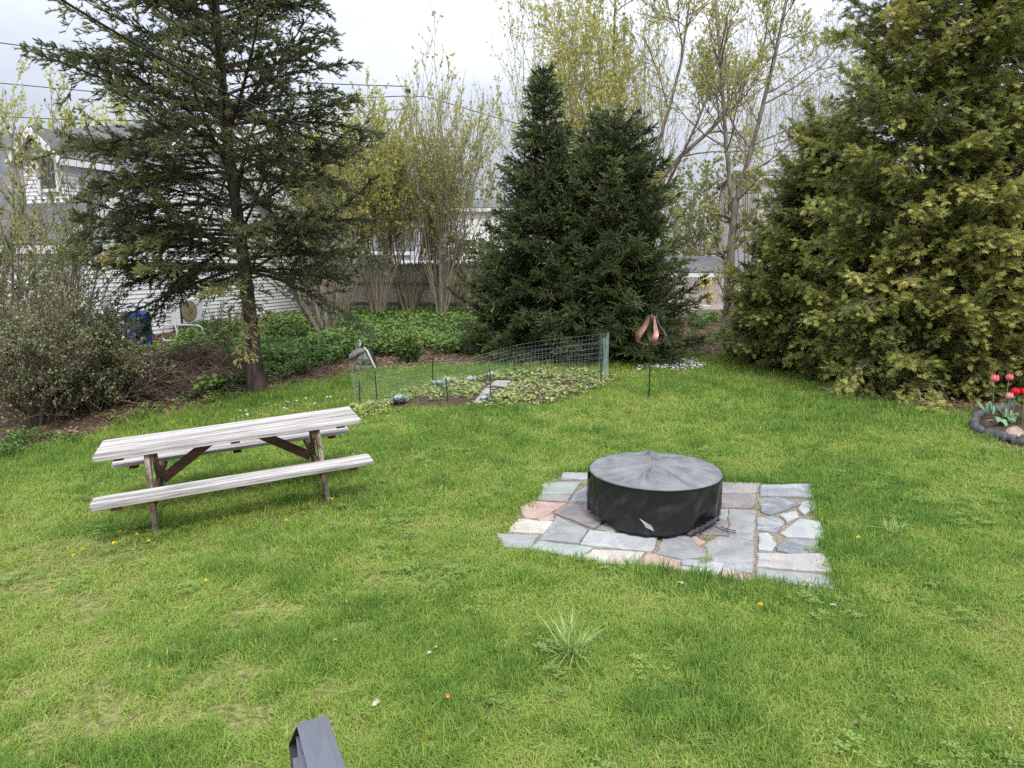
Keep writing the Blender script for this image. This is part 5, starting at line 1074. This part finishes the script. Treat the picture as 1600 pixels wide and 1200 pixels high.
ds = H3(-.09, .35, 0); MB().tubes(np.array([[(ds[0], ds[1], 2.75 - zG), (ds[0], ds[1], 0.05)]]), np.full((1, 2), .04), 8).build('downspout', M['trim'], house)

def on_gable(px, py, off=0):
    d = ray(px, py); n_ = np.array([*(-eu), 0]); o = np.array([0, 0, CAMH]); k = ((A0 @ -eu + off) - o @ n_) / (d @ n_); return o + d * k
# blue barrel
q = G(218, 541); q[2] = terr(q[0], q[1]); u = q[1] / F * 1.02
bar = thing('barrel', 'blue plastic barrel with a white sticker against the white siding', 'barrel', q)
H_ = 53 * u; Rb = 19 * u; pf = np.array([(0, 0), (.9, 0), (.97, .03), (1, .1), (1, .3), (.96, .32), (1, .34), (1, .64), (.96, .66), (1, .68), (1, .92), (.95, .98), (.8, 1), (.78, .975), (0, .975)]); rg_ = np.linspace(0, 2 * PI, 32, endpoint=False)
V = np.concatenate([np.stack([r * Rb * np.cos(rg_), r * Rb * np.sin(rg_), np.full(32, z * H_)], 1) for r, z in pf]); MB().add(V, ring_faces(len(pf), 32)).build('body', M['blue'], bar, sm=True)
aa = np.radians([-118, -94, -106]); MB().poly([(Rb * 1.012 * math.cos(x_), Rb * 1.012 * math.sin(x_), z_ * H_) for x_, z_ in zip(aa, (.42, .42, .54))]).build('sticker', M['ornament_white'], bar)
hp = np.array([(.3, -.3, .97), (.3, -.3, 1.1), (.34, -.3, 1.2), (.5, -.3, 1.3), (.7, -.1, 1.36)]) * [Rb, Rb, H_]; MB().tubes(hp[None], np.full((1, 5), .02), 8).build('hose', M['cable'], bar, sm=True)
# air conditioner on the wall and white tube stand
q = on_gable(292, 486, .34); ac = thing('air_conditioner', 'white outdoor air conditioner with a tan round grille on the siding', 'air conditioner', (q[0], q[1], q[2] - .38), math.atan2(ev[1], ev[0]))
MB().box((0, 0, .38), (.92, .32, .72)).build('case', M['trim'], ac, bevel=.02)
rg_ = np.linspace(0, 2 * PI, 28, endpoint=False); V = np.concatenate([np.stack([r * np.cos(rg_) - .1, np.full(28, -y_), r * np.sin(rg_) + .4], 1) for r, y_ in ((.30, .16), (.30, .19), (.27, .195), (.06, .20), (.005, .20))]); MB().add(V, ring_faces(5, 28)).build('fan_grille', M['tan_grille'], ac)
MB().box((-.40, -.17, .38), (.06, .03, .6)).build('dark_vent', M['ornament_dark'], ac)
for x_ in (-.36, .36): MB().beam((x_, 0.02, -.3), (x_, .02, .02), .05, .05, up=(1, 0, 0)).build('leg', M['trim'], ac)
q = G(290, 540); q2 = At(290, 540, 18.2); u = 18.2 / F; fr = thing('tube_frame', 'white bent metal tube frame standing in front of the air conditioner', 'frame', (q2[0], q2[1], float(terr(q2[0], q2[1]))))
z0 = q2[2] - fr.location[2]
def bent(pts, nm): p_ = np.array(pts, float) * u; p_[:, 2] += z0; MB().tubes(p_[None], np.full((1, len(p_)), .019), 8, cap=True).build(nm, M['metal_white'], fr, sm=True)
bent([(-11, 0, 8), (-32, 0, 8), (-35, 0, 12), (-35, 0, 22), (-33, 0, 29), (-28, 0, 32), (-14, 0, 32)], 'side_loop'); bent([(-14, 0, 35), (-12, 0, 20), (-11, 0, -14)], 'leg'); bent([(-14, 0, 32), (0, 4, 32), (16, 8, 31)], 'rail'); bent([(16, 8, 32), (25, 6, 28), (27, 6, 20), (28, 6, -12)], 'leg'); bent([(-12, 0, 10), (8, 6, 9), (27, 6, 10)], 'rail')

# ------------------------------------------------------------------ board fence at the back
def board_fence(name, label, cat, p0, p1, h, w, mat, railmat, seed, scallop=0, rails=(.25, .62, .95), gap=.006, front=-1):
    p0 = np.array(p0[:2]); p1 = np.array(p1[:2]); L_ = np.linalg.norm(p1 - p0); d = (p1 - p0) / L_; n_ = np.array([-d[1], d[0]]) * front; o3 = np.array([*p0, float(terr(*p0))])
    t = thing(name, label, cat, o3); rg = np.random.default_rng(seed); mb = MB(); k = int(L_ / w); rot = np.array([[d[0], n_[0], 0], [d[1], n_[1], 0], [0, 0, 1.]])
    for i in range(k):
        c = p0 + d * (i + .5) * w; z = float(terr(*c)); hh = h * (1 + rg.normal(0, .008)) + (scallop * math.sin(i * w / 1.9 * PI) ** 2 if scallop else 0)
        x0 = -w / 2 + gap / 2; x1 = w / 2 - gap / 2; pts = [(x0, -.01), (x1, -.01), (x1, hh - .07), (x1 - .03, hh), (x0 + .03, hh), (x0, hh - .07)]
        V = np.array([(x_, y_, z_) for y_ in (0, .02) for x_, z_ in pts]) @ rot.T + np.array([*(c + n_ * rg.uniform(0, .004)), z]) - o3
        f4 = [(i_, (i_ + 1) % 6, 6 + (i_ + 1) % 6, 6 + i_) for i_ in range(6)]; mb.add(V, f4); mb.F.append(np.array([[5, 4, 3, 2, 1, 0], [6, 7, 8, 9, 10, 11]]) + mb.n - 12); mb.M.append(np.zeros(2, int))
    mb.build('boards', mat, t)
    for r in rails:
        a = np.array([*p0, float(terr(*p0)) + h * r]) + np.array([*(n_ * .05), 0]); b = np.array([*p1, float(terr(*p1)) + h * r]) + np.array([*(n_ * .05), 0]); MB().beam(a - o3, b - o3, .045, .09).build('rail', railmat, t)
    for i in range(int(L_ / 2.4) + 1):
        c = p0 + d * min(L_, i * 2.4) + n_ * .12; z = float(terr(*c)); MB().box(np.array([*c, z + h * .48]) - o3, (.1, .1, h * 1.0)).build('post', railmat, t)
    return t
board_fence('board_fence', 'weathered brown board fence behind the tall shrubs and ground cover', 'fence', At(430, 490, 27), At(1010, 490, 25.5), 1.95, .14, M['fence'], M['fence_dark'], 301)
board_fence('picket_fence', 'pale weathered picket fence with scalloped top seen between spruce and cedars', 'fence', At(1035, 470, 34), At(1140, 470, 33), 1.15, .13, M['picket'], M['fence_dark'], 302, .14, (.25, .8), .02, 1)

# ------------------------------------------------------------------ other buildings
def simple_house(name, label, x0, x1, Y, zg, ze, zr, depth, wallm, roofm, wins=(), shut=False, gable_front=False):
    t = thing(name, label, 'house' if 'house' in name else 'shed', ((x0 + x1) / 2, Y, zg)); o3 = np.array(t.location); mb = MB(); xm = (x0 + x1) / 2
    if gable_front:
        pts = [(x0, zg), (x1, zg), (x1, ze), (xm, zr), (x0, ze)]
        V = np.array([(x_, y_, z_) for y_ in (Y, Y + depth) for x_, z_ in pts]) - o3; mb.add(V, [(i, (i + 1) % 5, 5 + (i + 1) % 5, 5 + i) for i in (0, 1, 4)]); mb.F.append(np.array([[0, 1, 2, 3, 4], [9, 8, 7, 6, 5]]) + mb.n - 10); mb.M.append(np.zeros(2, int))
    else:
        pts = [(Y, zg), (Y, ze), (Y + depth / 2, zr), (Y + depth, ze), (Y + depth, zg)]
        V = np.array([(x_, y_, z_) for x_ in (x0, x1) for y_, z_ in pts]) - o3; mb.add(V, [(i, (i + 1) % 5, 5 + (i + 1) % 5, 5 + i) for i in (0, 3, 4)]); mb.F.append(np.array([[0, 1, 2, 3, 4], [9, 8, 7, 6, 5]]) + mb.n - 10); mb.M.append(np.zeros(2, int))
    mb.build('wall', wallm, t)
    rf = MB(); e = .3
    if gable_front:
        k = (zr - ze) / (xm - x0)
        for a, s_ in ((x0, -1), (x1, 1)): roof_quad(rf, np.array([(a + s_ * e, Y - e, ze - k * e + .1), (xm, Y - e, zr + .1), (xm, Y + depth + e, zr + .1), (a + s_ * e, Y + depth + e, ze - k * e + .1)]) - o3, .12)
    else:
        k = (zr - ze) / (depth / 2)
        for a, s_ in ((Y, -1), (Y + depth, 1)): roof_quad(rf, np.array([(x0 - e, a + s_ * e, ze - k * e + .1), (x1 + e, a + s_ * e, ze - k * e + .1), (x1 + e, Y + depth / 2, zr + .1), (x0 - e, Y + depth / 2, zr + .1)]) - o3, .12)
    rf.build('roof', roofm, t)
    if not gable_front: MB().beam(np.array((x0 - e, Y - e - .02, ze - k * e - .05)) - o3, np.array((x1 + e, Y - e - .02, ze - k * e - .05)) - o3, .04, .2).build('eave_board', M['trim'], t)
    for wx, wz, ww, wh in wins:
        f = MB(); c = np.array((wx, Y - .03, wz)) - o3
        for dx, dz, w_, h_ in ((0, wh / 2, ww + .1, .1), (0, -wh / 2, ww + .1, .1), (-ww / 2, 0, .1, wh - .1), (ww / 2, 0, .1, wh - .1), (0, 0, ww - .1, .06)): f.box(c + [dx, 0, dz], (w_, .08, h_))
        w = f.build('window', M['trim'], t); MB().box(c + [0, .015, 0], (ww - .08, .02, wh - .08)).build('pane', M['window_glass'], w)
        if shut:
            for s_ in (-1, 1): MB().box(c + [s_ * (ww / 2 + .28), 0, 0], (.36, .06, wh + .1)).build('shutter', M['shutter'], w)
    return t
a = At(440, 400, 38); b = At(640, 400, 38); simple_house('white_house', 'low white house with grey roof beyond the fence, behind the thin shrubs', a[0], b[0], 38, .2, 2.75, 4.9, 8, M['siding'], M['shingle'], [(a[0] + 2, 1.7, .9, 1.1), (a[0] + 4.8, 1.7, .9, 1.1)])
a = At(700, 400, 46); b = At(830, 400, 46); w0 = At(735, 386, 46); simple_house('white_house', 'far white house with a dark-shuttered window left of the pointed spruce', a[0], b[0], 46, .2, 5.3, 6.0, 8, M['siding'], M['shingle'], [(w0[0], w0[2], .85, 1.0)], True)
a = At(590, 430, 31); b = At(770, 430, 31); simple_house('garden_shed', 'long shed with a pale grey roof just over the board fence', a[0], b[0], 31, .2, 1.55, 2.1, 3.2, M['tan_wall'], M['roof_light'])
a = At(1030, 430, 37); b = At(1142, 430, 37); simple_house('garden_shed', 'low dark-roofed shed behind the pale picket fence', a[0], b[0], 37, .2, 1.6, 2.3, 4, M['tan_wall'], M['shingle'])
a = At(1186, 300, 44); b = At(1330, 300, 44); simple_house('grey_house', 'tall grey shingled house half hidden by the left end of the cedars', a[0], b[0], 44, .2, 7.0, 7.7, 8, M['tan_wall'], M['shingle'], [(a[0] + 3, 5.5, .9, 1.3)])
# clutter in the neighbour's yard
q = At(1107, 455, 32.6)
for k, (px, py, r_, lab) in enumerate(((1098, 441, 8.5, 'yellow flower-shaped ornament at left on the picket fence'), (1106, 440, 8.5, 'yellow flower-shaped ornament at right on the picket fence'))):
    c = At(px, py, 33.2); t = thing('flower_ornament', lab, 'ornament', c, 0, 'yellow ornaments on the picket fence'); u = 33 / F
    for part, n_, rr_, mt, yy in (('petals', 9, r_ * u, 'yellow', 0), ('centre', 9, r_ * .3 * u, 'bark_dark', -.03)):
        mb = MB(); a = np.arange(n_) * 2 * PI / n_
        if part == 'petals': mb.kites(np.zeros((n_, 3)), np.stack([np.cos(a), 0 * a, np.sin(a)], 1), np.stack([-np.sin(a), 0 * a, np.cos(a)], 1), rr_, rr_ * .3, .5, mid=.6)
        else: mb.prism(np.stack([np.cos(a) * rr_, np.sin(a) * rr_], 1), -.02, .02); mb.V[-1] = mb.V[-1][:, [0, 2, 1]]
        o = mb.build(part, solid('pale_yellow', (.75, .66, .25), (.6, .5, .15), 9) if mt == 'yellow' else M[mt], t); o.location = (0, yy, 0)
q = At(1110, 470, 32.4); q[2] = terr(q[0], q[1])
upright(310, q, 8, .35, .8, .012, 'yellow flowering shrub in front of the pale picket fence', 'forsythia_shrub', (M['twig'], solid('pale_blossom', (.72, .62, .25), (.5, .42, .15), 20)), .07, 3, (.3, 1), (6, 3), angm=40, cat='shrub', parts=('stems', 'blossom'))
def sack(px, py, Y, w, h, lab, mat):
    c = At(px, py, Y); c[2] = terr(c[0], c[1]); o = MB().add(*blob((0, 0, h / 2), (w / 2, w / 2.6, h / 2), int(px), 16, 12, .06)).build('sack', mat, sm=True); o.location = c; tag(o, lab, 'sack')
sack(1151, 464, 33, .75, .8, 'white bulging sack on the gravel right of the slim tree', M['ornament_white'])
q = At(1158, 447, 34); bn = thing('sign_board', 'small white board on a post in the neighbour yard right of the slim tree', 'sign', (q[0], q[1], float(terr(q[0], q[1]))))
MB().box((0, 0, 1.05), (.24, .03, .40)).build('board', M['ornament_white'], bn); MB().box((0, .03, .5), (.06, .05, 1.0)).build('post', M['fence_dark'], bn); MB().box((0, -.02, .85), (.24, .02, .05)).build('red_stripe', M['red'], bn)
qb = At(1085, 472, 31.5); o = MB().box((0, 0, .06), (1.3, .3, .06)).build('plank', M['ornament_white'], bevel=.01); o.location = (qb[0], qb[1], float(terr(qb[0], qb[1])) + .03); o.rotation_euler = (0, .05, .15); tag(o, 'white plank lying on the ground before the picket fence', 'plank')

# ------------------------------------------------------------------ utility pole and wires
pt = At(637, 133, 36); pb = np.array([At(668, 400, 36)[0], 36, float(terr(-4, 36))]); up_ = thing('utility_pole', 'tall wooden utility pole rising behind the thin shrubs', 'utility pole', pb)
MB().tubes(np.linspace(np.zeros(3), pt - pb, 6)[None], np.linspace(.13, .085, 6)[None], 12, cap=True).build('pole', M['pole'], up_, sm=True)
MB().tubes((np.stack([At(634, 152, 35.8), At(639, 152, 35.8)]) - pb)[None], np.full((1, 2), .07), 8, cap=True).build('insulator', M['cable'], up_)
MB().box(pt - pb + [0, 0, -.25], (.26, .26, .12)).build('pole_band', M['cable'], up_)
def wire(pts, r, lab):
    P_ = np.array([At(*p) for p in pts]); k = np.arange(len(P_)); kk_ = np.linspace(0, len(P_) - 1, 40)
    C = np.stack([np.interp(kk_, k, P_[:, i]) for i in range(3)], 1)
    for _ in range(6): C[1:-1] = (C[:-2] + 2 * C[1:-1] + C[2:]) / 4
    tag(MB().tubes(C[None], np.full((1, 40), r), 6).build('overhead_wire', M['cable'], sm=True), lab, 'wire', 'overhead wires')
wire([(40, -40, 7), (95, 0, 7.4), (200, 62, 8.2), (340, 140, 9.2), (470, 197, 10.2), (560, 221, 12), (600, 222, 18), (640, 150, 35.9)], .013, 'thick black cable slanting down in front of the big spruce')
wire([(-120, 50, 34), (0, 67, 34.4), (115, 82, 34.8), (300, 108, 35.2), (480, 130, 35.6), (633, 135, 36)], .022, 'uppermost thin wire from the left edge to the utility pole')
wire([(-120, 118, 34), (0, 130, 34.4), (200, 148, 35), (420, 158, 35.5), (634, 150, 36)], .020, 'middle thin wire left of the big spruce')
wire([(-120, 178, 34), (0, 182, 34.4), (130, 188, 34.8), (400, 188, 35.5), (640, 170, 36)], .020, 'lowest thin wire left of the big spruce')
wire([(640, 152, 36), (663, 150, 36.5), (795, 190, 40), (1000, 240, 46)], .020, 'wire running from the utility pole down towards the pointed spruce')

# ------------------------------------------------------------------ far wood behind everything
rng = np.random.default_rng(400); w = MB(); lf = MB(); n = 150
P0 = np.stack([rng.uniform(-46, 46, n), rng.uniform(52, 78, n), np.full(n, .1)], 1); L_ = rng.uniform(4.5, 8.5, n)
P, Rr = grow(rng, P0, unit(np.stack([rng.normal(0, .1, n), rng.normal(0, .1, n), np.ones(n)], 1)), L_, np.full(n, .12), 8, .05, .02); w.tubes(P, Rr, 5)
P2, R2, L2 = kids(rng, P, Rr, L_, 14, .1, 1, 45, .4, .4, 5, .12, .05); w.tubes(P2, R2, 3)
P3, R3, L3 = kids(rng, P2, R2, L2, 4, .2, 1, 40, .5, .5, 3, .15, .05); w.tubes(P3, np.maximum(R3, .012), 3)
leaves_on(rng, lf, P3, 7, .24, .05, .45, (.05, .8)); leaves_on(rng, lf, P2, 3, .2, .2, .45, (.05, .7))
fw = w.build('far_woodland', M['bark_tan']); tag(fw, 'far line of leafing trees beyond the houses', kind='stuff')
o = lf.build('leaves', M['bud_green'], fw); o['kind'] = 'stuff'

# ------------------------------------------------------------------ world, sun, camera
wd = bpy.data.worlds.new('World'); S.world = wd; wd.use_nodes = True; N = wd.node_tree.nodes; L = wd.node_tree.links; N.clear()
SUN_EL, SUN_AZ = R_(52), R_(160)      # azimuth from +Y towards +X : behind the camera, a little to the right
out = N.new('ShaderNodeOutputWorld'); sky = N.new('ShaderNodeTexSky'); sky.sky_type = 'NISHITA'; sky.sun_disc = False; sky.sun_elevation = SUN_EL; sky.sun_rotation = SUN_AZ
b1 = N.new('ShaderNodeBackground'); b1.inputs[1].default_value = .10; L.new(sky.outputs[0], b1.inputs[0])
tc = N.new('ShaderNodeTexCoord'); mp = N.new('ShaderNodeMapping'); mp.inputs['Scale'].default_value = (1, 1, 2.6); L.new(tc.outputs['Generated'], mp.inputs[0])
nz = N.new('ShaderNodeTexNoise'); nz.inputs['Scale'].default_value = 2.3; nz.inputs['Detail'].default_value = 6; nz.inputs['Roughness'].default_value = .5; L.new(mp.outputs[0], nz.inputs[0])
cr = ramp(N, [(.30, (.50, .545, .645)), (.5, (.65, .69, .77)), (.70, (.84, .855, .89))]); L.new(nz.outputs[0], cr.inputs[0])
b2 = N.new('ShaderNodeBackground'); L.new(cr.outputs[0], b2.inputs[0])
# overcast gradient, with extra brightness added overhead to light ground and foliage
sx = N.new('ShaderNodeSeparateXYZ'); L.new(tc.outputs['Generated'], sx.inputs[0])
mr = N.new('ShaderNodeMapRange'); mr.inputs[1].default_value = .05; mr.inputs[2].default_value = 1; mr.inputs[3].default_value = .485; mr.inputs[4].default_value = 2.3; L.new(sx.outputs[2], mr.inputs[0]); L.new(mr.outputs[0], b2.inputs[1])
mx = N.new('ShaderNodeMixShader'); mx.inputs[0].default_value = .93; L.new(b1.outputs[0], mx.inputs[1]); L.new(b2.outputs[0], mx.inputs[2]); L.new(mx.outputs[0], out.inputs[0])
sl = bpy.data.lights.new('sun', 'SUN'); sl.energy = 1.5; sl.angle = R_(10); sl.color = (1, .96, .9); so = bpy.data.objects.new('sun', sl); COL.objects.link(so)
sd = Vector((math.sin(SUN_AZ) * math.cos(SUN_EL), math.cos(SUN_AZ) * math.cos(SUN_EL), math.sin(SUN_EL))); so.rotation_euler = sd.to_track_quat('Z', 'Y').to_euler(); so.location = (0, 0, 30)
cam = bpy.data.cameras.new('camera'); cam.sensor_fit = 'HORIZONTAL'; cam.sensor_width = 36; cam.lens = F / 1600 * 36; cam.clip_end = 2000; cam.clip_start = .05
co = bpy.data.objects.new('camera', cam); COL.objects.link(co); co.location = (0, 0, CAMH); co.rotation_euler = (R_(90) - PITCH, 0, 0); S.camera = co
S.view_settings.view_transform = 'Standard'; S.view_settings.look = 'None'; S.view_settings.exposure = .72; S.view_settings.gamma = 1
S.cycles.max_bounces = 6; S.cycles.diffuse_bounces = 3; S.cycles.glossy_bounces = 2; S.cycles.transmission_bounces = 4; S.cycles.transparent_max_bounces = 4
S.cycles.use_denoising = False; S.cycles.use_adaptive_sampling = True; S.cycles.adaptive_threshold = .02
